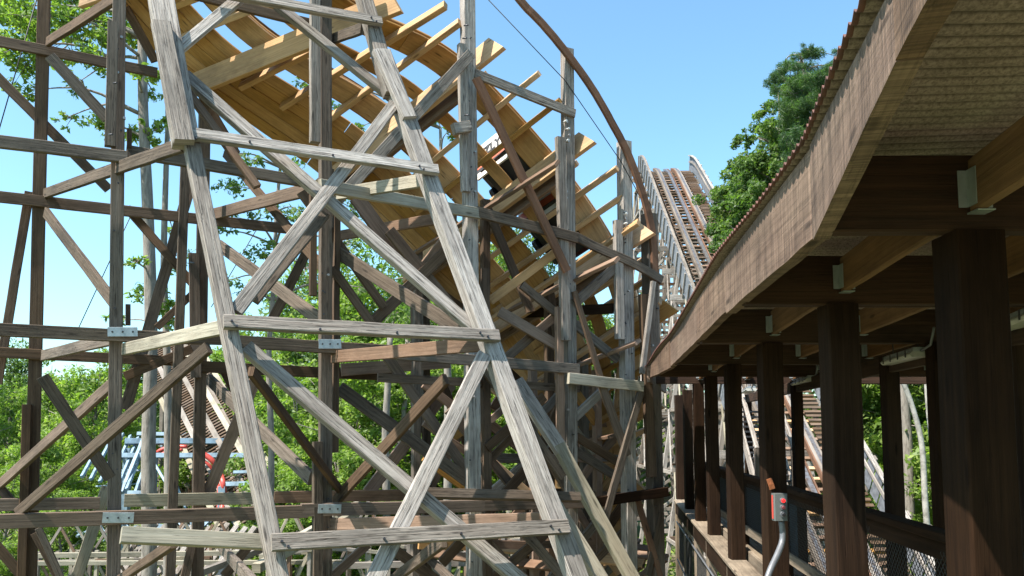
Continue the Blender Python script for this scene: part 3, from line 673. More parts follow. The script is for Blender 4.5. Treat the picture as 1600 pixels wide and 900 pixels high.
def mesh_panel(name, y0, y1, c, s, z0, z1, stp=.07, r=.0022, parent=st, matn='wire'):
    a, b = Vector((slx(y0, c, s), y0, z0)), Vector((slx(y1, c, s), y1, z0)); L = (b - a).length; e = (b - a) / L; h = z1 - z0; m_ = MB()
    def strip(p, q):
        n_ = e.cross(Vector((0, 0, 1))); t_ = (q - p).normalized(); s_ = t_.cross(n_) * r; k = len(m_.v)
        m_.v += [p - s_, p + s_, q + s_, q - s_]; m_.face((k, k + 1, k + 2, k + 3), [(0, 0)] * 4, .5)
    x = -h
    while x < L:
        x0, x1_ = max(x, 0), min(x + h, L)
        if x1_ > x0:
            strip(a + e * x0 + Vector((0, 0, x0 - x)), a + e * x1_ + Vector((0, 0, x1_ - x)))
            strip(a + e * x0 + Vector((0, 0, h - (x0 - x))), a + e * x1_ + Vector((0, 0, h - (x1_ - x))))
        x += stp
    o = m_.build(name, matn, parent); md = o.modifiers.new('solid', 'SOLIDIFY'); md.thickness = r * 1.6; return o
mesh_panel('wire_mesh', 5.0, 17.0, 1.33, .13, -2.7, -1.92, .06)
# inner guard rail
def rx(y): return slx(y, 2.05, .106)
segs = [1.2, 4.2, 6.6, 8.9, 11.4, 14, 16.8]
for a, b in zip(segs, segs[1:]):
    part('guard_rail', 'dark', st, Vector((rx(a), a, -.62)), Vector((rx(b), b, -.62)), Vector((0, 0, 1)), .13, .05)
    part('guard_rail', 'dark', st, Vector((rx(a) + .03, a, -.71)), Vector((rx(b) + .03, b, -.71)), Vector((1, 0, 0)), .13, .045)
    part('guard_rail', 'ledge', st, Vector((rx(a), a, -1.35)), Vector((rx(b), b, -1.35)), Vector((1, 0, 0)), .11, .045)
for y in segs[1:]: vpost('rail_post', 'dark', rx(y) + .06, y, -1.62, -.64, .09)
mesh_panel('wire_mesh', 1.2, 16.8, 2.06, .106, -1.34, -.72, .05, .002)
# lower diagonal rail of the exit ramp behind
part('guard_rail', 'dark', st, Vector((slx(5.5, 3.2), 5.5, -1.2)), Vector((slx(14, 3.2), 14, -1.2)), Vector((1, 0, 0)), .14, .05)
# screen panel at the far end (dark blue)
m_ = MB()
m_.beam(Vector((rx(8.6) + .09, 8.6, -1.05)), Vector((rx(16) + .09, 16, -1.05)), Vector((1, 0, 0)), .64, .02)
m_.build('screen_panel', plain('dark_blue_screen', (.035, .06, .085), .7, 0, .2, 6), st)
# ================================================================== light fixtures
def fixture(y0, y1, x0, x1, z, label):
    a, b = Vector((x0, y0, z)), Vector((x1, y1, z)); fx = empty('light_fixture', (a + b) / 2, label, 'ceiling light', 'fluorescent fixtures under the station roof')
    up = Vector((0, 0, 1))
    m_ = MB(); m_.sweep([a, b], up, .20, .05, cham=.02, rnd=.5); m_.build('lens_cover', 'lens', fx)
    m_ = MB(); m_.sweep([a + up * .045, b + up * .045], up, .15, .04, cham=.01, rnd=.5); m_.build('housing', 'galv', fx)
    for f in (.12, .37, .62, .87):
        q = a.lerp(b, f); sd_ = (b - a).normalized().cross(up)
        MB().beam(q + sd_ * .105 - up * .02, q + sd_ * .105 + up * .05, sd_, .02, .008, wob=0).build('clip', 'steel', fx); MB().beam(q - sd_ * .105 - up * .02, q - sd_ * .105 + up * .05, sd_, .02, .008, wob=0).build('clip', 'steel', fx)
    for f in (.1, .9):
        q = a.lerp(b, f); MB().tube([q + up * .06, q + up * .26], .006, 6).build('hanger_rod', 'wire', fx)
    m_ = MB(); m_.tube([b + up * .03, b + (b - a).normalized() * .25 + up * .06, b + (b - a).normalized() * .35 + up * .2], .012, 6); m_.build('conduit', 'conduit', fx)
fixture(8.15, 7.2, 3.92, 3.75, .70, 'long white fluorescent fixture hanging in view between the second and first near posts')
fixture(5.95, 5.0, 3.68, 3.40, .745, 'white fluorescent fixture cut by the right edge of the photo, right of the widest post')
fixture(12.6, 11.5, 4.55, 4.38, .74, 'small far fluorescent fixture just left of the second widest post')
fixture(16.2, 15.0, 4.8, 4.55, .78, 'farthest fluorescent fixture, tiny above the thin posts at the end of the station')
# ================================================================== push-button box on the third post
bxp = at(1218, 792, 6.88)
cb = empty('control_box', bxp, 'small grey push button box with a red lit button on a bent conduit', 'control box')
def cbx(x, y, z): return bxp + Vector((x, y, z))
m_ = MB(); m_.sweep([cbx(0, 0, -.115), cbx(0, 0, .115)], Vector((0, 1, 0)), .115, .08, cham=.008, rnd=.5); m_.build('enclosure', 'boxgrey', cb)
m_ = MB(); m_.sweep([cbx(-.060, 0, -.10), cbx(-.060, 0, .10)], Vector((1, 0, 0)), .035, .004, rnd=.5); m_.build('reflective_label', 'red', cb)
for i, (dz, mt) in enumerate(((.058, 'redlamp'), (0, 'maroon'), (-.058, 'black'))):
    q = cbx(.012, -.04, dz); r_ = MB().tube([q, q - Vector((0, .02, 0))], .024, 16).build('button_ring', 'conduit', cb)
    MB().tube([q, q - Vector((0, .034, 0)), q - Vector((0, .037, 0))], [.016, .016, .011], 16).build('button', mt, r_)
q = [at(1221, 814, 6.9), at(1223, 835, 6.9), at(1221, 850, 6.88), at(1213, 870, 6.8), at(1203, 892, 6.72), at(1192, 925, 6.65)]
MB().tube([cr(q, k / 5) for k in range(26)], .026, 12).build('conduit', 'conduit', cb)
tg = at(1207, 757, 7.05)
m_ = MB(); m_.sweep([tg + Vector((-.03, 0, .05)), tg + Vector((-.012, 0, 0)), tg + Vector((.0, .005, -.04))], Vector((0, 1, 0)), .05, .012, rnd=.5)
o = m_.build('wall_bracket', 'tag', None); setprops(o, 'rusty orange bracket nailed to the post just above the push button box', 'bracket')
# ================================================================== LIFT HILL
lh = empty('lift_hill', (8.6, 35, GZ), 'steep timber lift hill climbing away behind the station roof', 'roller coaster')
LY0, LY1 = 12.0, 50.0
def LC(y, v=0, h=0):
    """point on the ramp; crest rounds over beyond LY1"""
    z = -4 + .69 * (y - 20); 
    if y > LY1 - 1: e = y - (LY1 - 1); z -= .075 * e * e
    if y < 17: z = max(z, -5.2)
    sl = .69 if y < LY1 - 1 else .69 - .15 * (y - LY1 + 1)
    nrm = Vector((0, -sl, 1)).normalized()
    return Vector((7.5 + .052 * y + v, y, z)) + nrm * h
def LN(y): 
    sl = .69 if y < LY1 - 1 else .69 - .15 * (y - LY1 + 1)
    return Vector((0, -sl, 1)).normalized()
def lsweep(name, matn, v, h, w_, t_, y0=LY0, y1=LY1 + 1.6, parent=lh):
    n = 44; ks = [y0 + (y1 - y0) * i / n for i in range(n + 1)]
    return MB().sweep([LC(k, v, h) for k in ks], [LN(k) for k in ks], w_, t_, wob=.003).build(name, matn, parent)
for v in (-.62, .62):
    lsweep('laminated_rail', 'bgwood', v, .12, .30, .18); lsweep('steel_running_strip', 'rail', v, .225, .12, .02)
lsweep('chain_trough', 'rail', 0, .1, .16, .14); lsweep('chain_trough_side', 'hand', .13, .1, .05, .16); lsweep('rail_side', 'hand', .44, .12, .05, .2)
for v in (-1.62, 1.62):
    lsweep('handrail', 'gray', v, 1.02, .13, .07); lsweep('rail_side', 'bgwood', v, .62, .04, .12)
m_ = MB()
ys_ = np.arange(LY0, LY1 + 3, .42)
for i, y in enumerate(ys_):       # ties under the rails and walkway cleats
    a, b = LC(y, -1.55, -.05), LC(y, 1.55, -.05)
    part('track_tie', random.choice(('pine', 'warm') if y < 31 else ('brown', 'warm', 'post')), lh, a, b, LN(y), .13, .10)
for s_ in (-1, 1):
    m_ = MB()
    for y in np.arange(LY0, LY1 + 3, .21):
        m_.beam(LC(y, s_ * .95, .03), LC(y, s_ * 1.58, .03), LN(y), .13, .03, wob=0)
    o = m_.build('walkway_boards', 'brown', lh)
for s_ in (-1, 1):                # side wall of pickets
    for y in np.arange(LY0 + .5, LY1 + 1.6, 1.0):
        part('side_picket', 'bgwood', lh, LC(y, s_ * 1.76, -.2), LC(y, s_ * 1.76, 1.0), Vector((s_, 0, 0)), .20 if s_ > 0 else .1, .05)
m_ = MB()
for y in np.arange(LY0 + .5, LY1 + 1.6, .5):
    m_.beam(LC(y, 1.70, 0), LC(y, 1.70, 1.0), Vector((1, 0, 0)), .49, .02, wob=0); m_.beam(LC(y, -1.70, 0), LC(y, -1.70, 1.0), Vector((1, 0, 0)), .49, .02, wob=0)
m_.build('side_boarding', plain('blue_grey_weathered_board', (.17, .18, .20), .8, 0, .3, 5), lh)
for i, y in enumerate(np.arange(13, LY1 + 4, 2.4)):
    base = LC(y)
    tz = base.z - .2
    for v, bat in ((-1.5, -.16), (-.2, 0), (1.5, .16)):
        a = Vector((base.x + v, y, tz)); b = Vector((base.x + v + bat * (tz - GZ) * (1 if abs(v) > 1 else 0), y, GZ - .2))
        part('support_post', random.choice(('gray', 'post', 'bgwood')), lh, a, b, Vector((0, 1, 0)), .17, .17)
    zs = np.arange(GZ + 2.2, tz - .3, 2.6)
    for z in zs:
        wl = 1.5 + .16 * (tz - z); part('girt', random.choice(('gray', 'bgwood', 'brown')), lh, Vector((base.x - wl, y - .1, z)), Vector((base.x + wl, y - .1, z)), Vector((0, 1, 0)), .18, .06)
        if z + 2.6 < tz:
            wu = 1.5 + .16 * (tz - z - 2.6); s_ = 1 if i % 2 else -1
            part('cross_brace', random.choice(('gray', 'bgwood')), lh, Vector((base.x - wl, y + .1, z)), Vector((base.x - .1, y + .1, z + 2.6)), Vector((0, 1, 0)), .14, .05)
            part('cross_brace', 'bgwood', lh, Vector((base.x + wl, y + .1, z)), Vector((base.x + .1, y + .1, z + 2.6)), Vector((0, 1, 0)), .14, .05)
    part('girt', 'gray', lh, Vector((base.x - 2.3, y, tz)), Vector((base.x + 2.2, y, tz)), Vector((0, 1, 0)), .26, .08)
    if i:                          # longitudinal girts and diagonals on the left face
        for z in zs:
            yb = y - 2.4; wl = 1.5 + .16 * (tz - z)
            if LC(yb).z - .2 > z:
                part('girt', 'gray', lh, Vector((base.x - wl - .1, yb, z)), Vector((base.x - wl - .1, y, z)), Vector((1, 0, 0)), .16, .06)
                part('cross_brace', random.choice(('gray', 'bgwood', 'green')), lh, Vector((base.x - wl - .15, yb, z)), Vector((base.x - wl - .15 + .4, y, min(z + 2.6, tz))), Vector((1, 0, 0)), .13, .05)
# --- stair flight beside the station far end (metal stairs seen through the posts)
sf = empty('metal_stairs', (3.9, 15, GZ), 'dark narrow stair flight seen between the thin posts of the station', 'stairs')
A0, A1 = at(1150, 640, 17), at(1185, 775, 15.2)
A0b, A1b = A0 + Vector((.7, 0, 0)), A1 + Vector((.7, 0, 0))
for p, q in ((A0, A1), (A0b, A1b)): part('stringer', 'gray', sf, p, q, Vector((1, 0, 0)), .2, .05)
for i in range(16):
    f = (i + .5) / 16; part('tread', 'steel', sf, A0.lerp(A1, f), A0b.lerp(A1b, f), Vector((0, 0, 1)), .2, .04)
for p, q in ((A0, A1), (A0b, A1b)): part('handrail', 'gray', sf, p + Vector((0, 0, .9)), q + Vector((0, 0, .9)), Vector((0, 0, 1)), .08, .05)
for p in (A0, A1, A0b, A1b): part('support_post', 'post', sf, p + Vector((0, 0, .9)), Vector((p.x, p.y, GZ)), Vector((0, 1, 0)), .1, .1)
# ================================================================== FAR COASTER (left, distance)
def lattice(parent, a, b, zt, zb, nb, nl, matn, w_=.2, depth=2.5, dirn=Vector((.2, 1, 0))):
    """two-sided timber bents between plan points a and b"""
    a, b = Vector(a), Vector(b); e = dirn.normalized() * depth
    for i in range(nb + 1):
        f = i / nb; p = a.lerp(b, f); z_ = zt(f) if callable(zt) else zt
        for o_ in (0, 1):
            q = p + e * o_; part('support_post', random.choice(matn), parent, Vector((q.x, q.y, z_)), Vector((q.x, q.y, zb)), Vector((0, 1, 0)), w_, w_)
            if i < nb:
                r_ = a.lerp(b, (i + 1) / nb) + e * o_
                for j in range(nl):
                    z0 = zb + (z_ - zb) * (j + .7) / nl; z1 = zb + ((zt((i + 1) / nb) if callable(zt) else zt) - zb) * (j + .7) / nl
                    part('girt', random.choice(matn), parent, Vector((q.x, q.y - .1, z0)), Vector((r_.x, r_.y - .1, z1)), Vector((0, 1, 0)), w_, .06)
                    if (i + j + o_) % 2: part('cross_brace', random.choice(matn), parent, Vector((q.x, q.y + .1, z0)), Vector((r_.x, r_.y + .1, z1 + (z_ - zb) / nl)), Vector((0, 1, 0)), w_ * .8, .05)
                    else: part('cross_brace', random.choice(matn), parent, Vector((q.x, q.y + .1, z0 + (z_ - zb) / nl)), Vector((r_.x, r_.y + .1, z1)), Vector((0, 1, 0)), w_ * .8, .05)
fc = empty('wooden_coaster', at(320, 700, 40), 'distant wooden coaster hill with parallel tracks slanting down behind the pale tree trunk', 'roller coaster')
for k, (x0, x1, d0, d1) in enumerate(((238, 322, 48, 33), (268, 352, 48, 33))):
    a, b = at(x0 + 8, 540, d0), at(x1 + 60, 800, d1); up = Vector((-.2, -.7, .7))
    sd_ = (b - a).normalized().cross(up).normalized()
    for s_ in (-1.1, -.45, .45, 1.1):
        part('track_rail', 'bgwood' if abs(s_) < 1 else 'green', fc, a + sd_ * s_, b + sd_ * s_, up, .26, .14)
    m_ = MB()
    for i in range(70): m_.beam((a - sd_ * 1.1).lerp(b - sd_ * 1.1, i / 70) - up * .15, (a + sd_ * 1.1).lerp(b + sd_ * 1.1, i / 70) - up * .15, up, .1, .08, wob=0)
    m_.build('track_ties', 'brown', fc)
lattice(fc, at(255, 600, 46), at(380, 720, 40), lambda f: at(300, 600 + 60 * f, 44).z, GZ, 7, 4, ('bgwood', 'brown'), .2, 2)
fl = empty('coaster_trestle', at(345, 620, 55), 'far dark open trestle of a coaster standing against the trees', 'trestle')
lattice(fl, at(325, 600, 58), at(420, 600, 60), lambda f: at(350, 572, 58).z, GZ, 6, 6, ('brown', 'steel'), .16, 3)
# low timber track along the bottom
lowt = empty('coaster_trestle', at(450, 860, 24), 'low pale timber coaster track crossing the ground beneath the big curve', 'trestle')
for (x0, y0, d0, x1, y1, d1, wd) in ((60, 868, 27, 520, 862, 29, .16), (60, 880, 26, 560, 878, 28, .14), (400, 888, 22, 560, 800, 30, .25), (410, 872, 23, 560, 786, 31, .2), (520, 850, 29, 860, 842, 31, .16), (520, 884, 27, 900, 876, 28, .2), (300, 900, 24, 470, 835, 30, .2)):
    part('track_rail', random.choice(('green', 'bgwood')), lowt, at(x0, y0, d0), at(x1, y1, d1), Vector((0, 0, 1)), wd, wd)
lattice(lowt, at(420, 850, 27), at(900, 850, 29), lambda f: at(600, 842, 28).z + .2 * math.sin(9 * f), GZ, 16, 2, ('green', 'bgwood', 'warm'), .12, 1.6)
lattice(lowt, at(60, 860, 28), at(330, 860, 29), lambda f: at(200, 862, 28).z, GZ, 9, 2, ('green', 'bgwood', 'warm'), .12, 1.6)
for i in range(14):
    x = 170 + i * 14; part('batter_post', 'gray', lowt, at(x + 60, 822 + random.uniform(-4, 4), 31), at(x, 905, 29), Vector((0, 1, 0)), .18, .12)
# ================================================================== STEEL COASTER (blue-grey supports, red rails)
sc = empty('steel_coaster', at(260, 740, 36), 'steel coaster with blue grey lattice supports and curved red rails, low among the trees', 'roller coaster')
def sbar(x0, y0, d0, x1, y1, d1, wd, mt='blue', nm='support_beam'): return part(nm, mt, sc, at(x0, y0, d0), at(x1, y1, d1), Vector((0, -1, .3)), wd * .62, wd * .6)
for a in ((195, 690, 36, 350, 690, 38, .42), (215, 678, 40, 335, 680, 40, .3), (190, 712, 35, 400, 712, 36, .34), (350, 757, 34, 410, 755, 34, .3),
          (200, 770, 33, 235, 770, 33, .25), (235, 820, 32, 290, 830, 32, .3), (365, 738, 34, 410, 737, 34, .2), (300, 712, 36, 330, 712, 36, .3)): sbar(*a)
for i in range(7): sbar(128 + 14 * i, 745 + 4 * i, 33, 168 + 12 * i, 672 + 3 * i, 37, .2)
for a in ((190, 770, 33, 225, 685, 36, .25), (205, 790, 33, 240, 700, 36, .25), (112, 740, 34, 140, 690, 36, .14), (170, 735, 35, 232, 735, 35, .12), (240, 722, 34, 272, 775, 33, .16), (250, 690, 37, 300, 820, 36, .16),
          (270, 700, 37, 270, 830, 37, .18), (340, 712, 36, 348, 800, 35, .18), (300, 840, 31, 340, 800, 32, .2), (270, 880, 30, 330, 850, 31, .2), (150, 760, 34, 230, 755, 34, .1)): sbar(*a)
def rpipe(pts, r): MB().tube([cr([at(*p) for p in pts], k / 5) for k in range((len(pts) - 1) * 5 + 1)], r, 10).build('red_rail', 'red', sc)
rpipe([(236, 716, 36), (250, 704, 36), (270, 698, 36), (292, 698, 36)], .09); rpipe([(236, 722, 36.5), (256, 708, 36.5), (285, 703, 36.5)], .07)
rpipe([(316, 708, 35), (330, 718, 35), (340, 732, 35), (348, 752, 34), (350, 775, 34), (346, 800, 33.5), (338, 830, 33), (322, 862, 32), (300, 885, 31)], .12)
rpipe([(312, 716, 35.6), (326, 726, 35.6), (336, 742, 35.6), (342, 765, 34.6), (340, 800, 34)], .07)
for (x, y, d) in ((270, 700, 37), (348, 760, 34), (240, 710, 36), (200, 700, 36)):
    p = at(x, y, d); part('column', 'blue', sc, p, Vector((p.x, p.y, GZ)), Vector((0, 1, 0)), .3, .3)
for i in range(8):
    sbar(120 + 40 * i, 838 + (i % 3) * 8, 33, 175 + 40 * i, 812 + (i % 2) * 10, 35, .16); sbar(110 + 42 * i, 815, 34, 145 + 42 * i, 862, 33, .1)
flush_extra()
# ================================================================== TREES
def limb_mesh(mb, pts, r0, r1, seg=8):
    n = len(pts); mb.tube(pts, [r0 + (r1 - r0) * i / (n - 1) for i in range(n)], seg, rnd=.5, caps=True)
def leaves_np(centres, radii, counts, size, needle=False, flat=.8, seed=0):
    """returns verts, faces, rnd for leaf blades spread in clumps"""
    g = np.random.default_rng(seed); V = []; Rn = []
    for c, r, n in zip(centres, radii, counts):
        d = g.normal(size=(n, 3)); d /= np.linalg.norm(d, axis=1)[:, None]
        rr = r * g.random((n, 1)) ** .45; p = d * rr * np.array([1, 1, flat]) + np.array(c)
        nrm = d * .5 + g.normal(size=(n, 3)) * .7 + np.array([0, 0, .5]); nrm /= np.linalg.norm(nrm, axis=1)[:, None]
        t = np.cross(nrm, g.normal(size=(n, 3))); t /= np.linalg.norm(t, axis=1)[:, None] + 1e-9; b = np.cross(nrm, t)
        s = size * g.uniform(.6, 1.35, (n, 1)); wv = s * (.08 if needle else .42)
        q = np.stack([p - t * s * .5, p + b * wv * .5 - t * s * .05 + nrm * s * .07, p + t * s * .55, p - b * wv * .5 - t * s * .05 + nrm * s * .07], 1)
        V.append(q.reshape(-1, 3)); tone = g.uniform(0, .35); Rn.append(np.clip(tone + g.random(n) * .65, 0, 1))
    V = np.concatenate(V); Rn = np.concatenate(Rn); return V, Rn
def leaf_mesh(name, V, Rn, matn):
    n = len(V) // 4; me = bpy.data.meshes.new(name); me.vertices.add(len(V)); me.vertices.foreach_set('co', V.astype(np.float32).ravel())
    me.loops.add(n * 4); me.loops.foreach_set('vertex_index', np.arange(n * 4, dtype=np.int32))
    me.polygons.add(n); me.polygons.foreach_set('loop_start', np.arange(0, n * 4, 4, dtype=np.int32))
    me.update(calc_edges=True); a = me.attributes.new('rnd', 'FLOAT', 'FACE'); a.data.foreach_set('value', Rn.astype(np.float32))
    me.materials.append(M[matn]); return me
def link(me, name, parent):
    o = bpy.data.objects.new(name, me); COL.objects.link(o); o.parent = parent; return o
# --- generic wood trees: five shapes, then copies
def make_shape(seed, h, cr_, nleaf, size, matn, low=.18, bark='bark'):
    g = random.Random(seed); mb = MB(); top = Vector((g.uniform(-.5, .5), g.uniform(-.5, .5), h * .9))
    tp = [Vector((0, 0, -.3)), Vector((g.uniform(-.2, .2), 0, h * .3)), Vector((top.x * .5, top.y * .7, h * .6)), top]
    limb_mesh(mb, [cr(tp, k / 3) for k in range(10)], .022 * h, .03, 9)
    cs, rs, ns = [], [], []
    nb = 30
    for i in range(nb):
        f = low + (1 - low) * (i + .5) / nb; z = h * f; an = i * 2.4 + g.uniform(-.4, .4)
        rad = cr_ * math.sin(math.pi * min(1, (f - low) / (1 - low) * .8 + .17)) * g.uniform(.65, 1.12)
        st_ = cr(tp, min(2.99, 3 * f * .85)); en = Vector((math.cos(an) * rad, math.sin(an) * rad, z + rad * .15 + g.uniform(-.4, .4)))
        limb_mesh(mb, [st_, st_.lerp(en, .5) + Vector((0, 0, .15 * rad)), en], .03 + .006 * rad, .012, 5)
        for q in range(3):
            c = st_.lerp(en, (1, .72, .5)[q]) + Vector((g.uniform(-.6, .6), g.uniform(-.6, .6), g.uniform(-.4, .4)))
            cs.append(tuple(c)); rs.append(g.uniform(.55, 1.15) * h / 13); ns.append(int(nleaf / nb / 3))
    V, Rn = leaves_np(cs, rs, ns, size, seed=seed)
    tm = mb.build('trunk', bark, None, loc=(0, 0, 0)); tmesh = tm.data; bpy.data.objects.remove(tm)
    return tmesh, leaf_mesh('crown', V, Rn, matn), h
shapes = [make_shape(1, 13, 3.6, 15000, .26, 'leaf'), make_shape(2, 11, 3.9, 15000, .26, 'leaf'), make_shape(3, 14, 3.4, 15000, .25, 'leafd'), make_shape(4, 9, 3.6, 14000, .24, 'leaf', .1), make_shape(5, 15, 3.8, 15000, .27, 'leafd')]
def tree(si, x, y, h, label, group, rz=None, z=None, wide=1.0):
    tm, lm, h0 = shapes[si]; s = h / h0; zz = gh(x, y) if z is None else z
    r = empty('broadleaf_tree', (x, y, zz), label, 'tree', group); r.rotation_euler = (0, 0, rz if rz is not None else random.uniform(0, 6.28)); r.scale = (s * wide, s * wide, s)
    link(tm, 'trunk', r); link(lm, 'crown', r); return r
# left / centre woods : photo column, distance, photo height of the crown top
WL = [(-60, 44, 560, 0), (20, 50, 548, 2), (95, 46, 585, 1), (150, 42, 575, 1), (60, 36, 690, 3), (210, 60, 548, 4), (300, 66, 540, 2), (395, 58, 520, 1), (450, 48, 455, 0), (520, 45, 425, 2), (580, 42, 418, 0),
      (640, 46, 440, 4), (700, 44, 455, 1), (760, 42, 400, 0), (820, 46, 385, 2), (880, 50, 470, 1), (480, 38, 600, 3), (560, 36, 560, 3), (620, 37, 610, 1), (690, 38, 560, 3), (420, 40, 610, 1), (130, 38, 740, 3), (10, 33, 745, 3),
      (350, 44, 640, 3), (770, 40, 520, 1), (930, 54, 500, 4), (990, 60, 480, 2), (540, 34, 690, 3), (470, 33, 715, 3), (100, 31, 850, 3), (640, 40, 520, 2)]
adj = ['feathery', 'rounded', 'tall narrow', 'bushy low', 'dense dark']
TL = {0: 'bright yellow green leafy tree', 1: 'light green rounded leafy tree', 2: 'dark green slender leafy tree', 3: 'low bushy light green tree', 4: 'deep green tall leafy tree'}
WHERE = ['cut off at the left edge', 'behind the leftmost post', 'right of the leftmost post below the ledger', 'left of the second post', 'low in front at the far left', 'behind the pale trunk and distant hill',
 'behind the distant parallel tracks', 'behind the lower part of the first leaning leg', 'just left of the middle double post', 'just right of the middle double post', 'topmost between the two leaning legs',
 'left of the second leaning leg', 'behind the foot of the second leaning leg', 'showing through the track opening beside the tall fourth post', 'behind the pine track right of the fourth post', 'behind the fifth post of the curve',
 'low beside the middle double post', 'low between the middle double post and the long front brace', 'low left of the crossing braces', 'behind the crossing braces left of the fourth post', 'right of the first leaning leg above its foot',
 'below the grey steel supports', 'lowest at the far left edge', 'right of the red rails', 'behind the ladder of ties near the fourth post', 'far behind the lower curve', 'farthest right behind the curve next to the lift hill',
 'nearest under the long front brace', 'nearest right of the first leaning leg', 'at the bottom left corner under the lowest ledger', 'behind the inner post pair']
for i, (px, d, py, si) in enumerate(WL):
    p = at(px, py, d); z0 = gh(p.x, d); tree(si, p.x, d, max(4, (p.z - z0) * 1.03), TL[si] + ' ' + WHERE[i], 'trees behind the coaster', wide=1.15 if p.z - z0 < 8 else 1)
# far belt of woods behind everything
mbV, mbR = [], []
g_ = np.random.default_rng(5); cs, rs, ns = [], [], []
for i in range(150):
    an = R(-42 + 88 * i / 149); d = 78 + g_.uniform(-6, 10); x, y = d * math.sin(an), d * math.cos(an)
    for q in range(7):
        z = gh(x, y) + g_.uniform(0, 9.5); cs.append((x + g_.uniform(-2, 2), y + g_.uniform(-2, 2), z)); rs.append(g_.uniform(1.4, 2.6)); ns.append(75)
V, Rn = leaves_np(cs, rs, ns, .8, seed=9)
fw = bpy.data.objects.new('far_woods', leaf_mesh('far_woods', V, Rn, 'leafd')); COL.objects.link(fw); setprops(fw, 'unbroken belt of far woodland closing the view', 'woods', kind='stuff')
# undergrowth
cs, rs, ns = [], [], []
for i in range(520):
    x, y = g_.uniform(-26, 30), g_.uniform(23, 46); cs.append((x, y, gh(x, y) + .35)); rs.append(g_.uniform(.5, 1.2)); ns.append(50)
V, Rn = leaves_np(cs, rs, ns, .3, seed=10)
ug = bpy.data.objects.new('undergrowth', leaf_mesh('undergrowth', V, Rn, 'leaf')); COL.objects.link(ug); setprops(ug, 'low green undergrowth on the ground below the trees', 'undergrowth', kind='stuff')
# right woods under and beyond the station roof
WR = [(1352, 44, 470, 0), (1400, 41, 440, 1), (1450, 38, 420, 0), (1515, 33, 400, 1), (1600, 28, 380, 0), (1385, 52, 430, 0), (1445, 49, 400, 1), (1530, 45, 380, 0), (1620, 38, 420, 1), (1330, 62, 420, 4), (1480, 60, 420, 2), (1680, 26, 380, 4),
      (1420, 36, 640, 3), (1500, 30, 660, 3), (1365, 40, 580, 3)]
WRW = ['right of the second near post', 'behind the thin post right of the second near post', 'left of the widest post', 'behind the widest post', 'right of the widest post at the edge', 'further back above the lift hill foot', 'further back behind the white stem',
 'further back behind the widest post', 'further back at the right edge', 'deep in the woods right of the lift hill', 'deep in the woods beyond the white stem', 'deep in the woods at the right edge', 'low beyond the guard rail', 'low behind the widest post', 'low next to the lift hill handrail']
for i, (px, d, py, si) in enumerate(WR):
    p = at(px, py, d); tree(si, p.x, d, p.z - GZ, TL[si] + ' ' + WRW[i], 'trees behind the station')
# --- traced trees: trunk path and leaf clumps where the photo has them
def tree_traced(name, label, cat, trunk, d, r0, r1, clumps, size, leafm, bark='bark', group=None, needle=False, dens=1.0, seed=3, tofloor=True):
    P = [at(x, y, d) for x, y in trunk]
    if tofloor: P = [Vector((P[0].x, P[0].y, gh(P[0].x, P[0].y) - .2))] + P
    rt = empty(name, P[0], label, cat, group); mb = MB(); n = (len(P) - 1) * 4
    Q = [cr(P, k / 4) for k in range(n + 1)]; limb_mesh(mb, Q, r0, r1, 10)
    g = random.Random(seed); cs, rs, ns = [], [], []
    for (x, y, rp, dn) in clumps:
        dd = d + g.uniform(-1.6, 1.6) * (d / 18); c = at(x, y, dd); r = rp * dd / FPX
        # nearest trunk point at or below
        b = min(Q, key=lambda q: (q - c).length + max(0, q.z - c.z) * 1.5)
        mid = b.lerp(c, .5) + Vector((g.uniform(-.2, .2), g.uniform(-.2, .2), .12 * (c - b).length))
        if (c - b).length > .3: limb_mesh(mb, [cr([b, mid, c], k / 4) for k in range(9)], .02 + .012 * min(3, (c - b).length), .008, 5)
        ns_ = 5 + int(rp / 7)
        for q in range(ns_):
            off = Vector((g.gauss(0, 1), g.gauss(0, 1), g.gauss(0, .7))) * r * .55; rr = r * g.uniform(.3, .6)
            cc = c + off; cs.append(tuple(cc)); rs.append(rr); ns.append(int(dens * dn * 26 * (rr / size) ** 1.7 / 2 + 8))
            limb_mesh(mb, [c.lerp(b, .1), cc], .012, .004, 4)
    V, Rn = leaves_np(cs, rs, ns, size, needle=needle, seed=seed)
    org = np.array(rt.location)
    tk = mb.build('trunk', bark, rt); me = leaf_mesh('crown', V - org, Rn, leafm); link(me, 'crown', rt)
    return rt
tree_traced('broadleaf_tree', 'tall sparse leafed tree with a thick pale trunk rising behind the first leaning leg', 'tree', [(233, 900), (232, 700), (236, 520), (231, 330), (224, 180), (222, 60), (218, -80)], 19, .19, .09,
    [(20, 40, 45, 1), (60, 20, 40, 1), (20, 100, 32, .9), (100, 60, 38, .9), (140, 30, 42, 1), (150, 90, 34, .9), (120, 130, 22, .5), (45, 140, 20, .4), (150, 190, 26, .6), (200, 60, 30, .8), (225, 105, 22, .7), (250, 200, 20, .7), (215, 215, 24, .8),
     (160, 60, 30, .8), (100, 185, 16, .3), (180, 20, 40, .8), (10, 10, 40, 1), (240, 145, 14, .4), (215, 405, 14, .3), (225, 460, 20, .5), (255, 470, 22, .5), (185, 500, 14, .4), (80, 90, 26, .6), (5, 70, 30, .9), (120, -20, 50, 1), (235, 215, 16, .7)], .15, 'leaf', seed=5, dens=2.0)
tree_traced('broadleaf_tree', 'slim pale trunked tree just right of the thick trunk, thinly leafed', 'tree', [(262, 900), (262, 600), (256, 420), (259, 280), (262, 180), (258, 60)], 21, .12, .05,
    [(275, 420, 18, .5), (270, 360, 14, .3), (290, 400, 16, .4), (250, 60, 30, .6), (270, 500, 18, .5)], .15, 'leaf', seed=6)
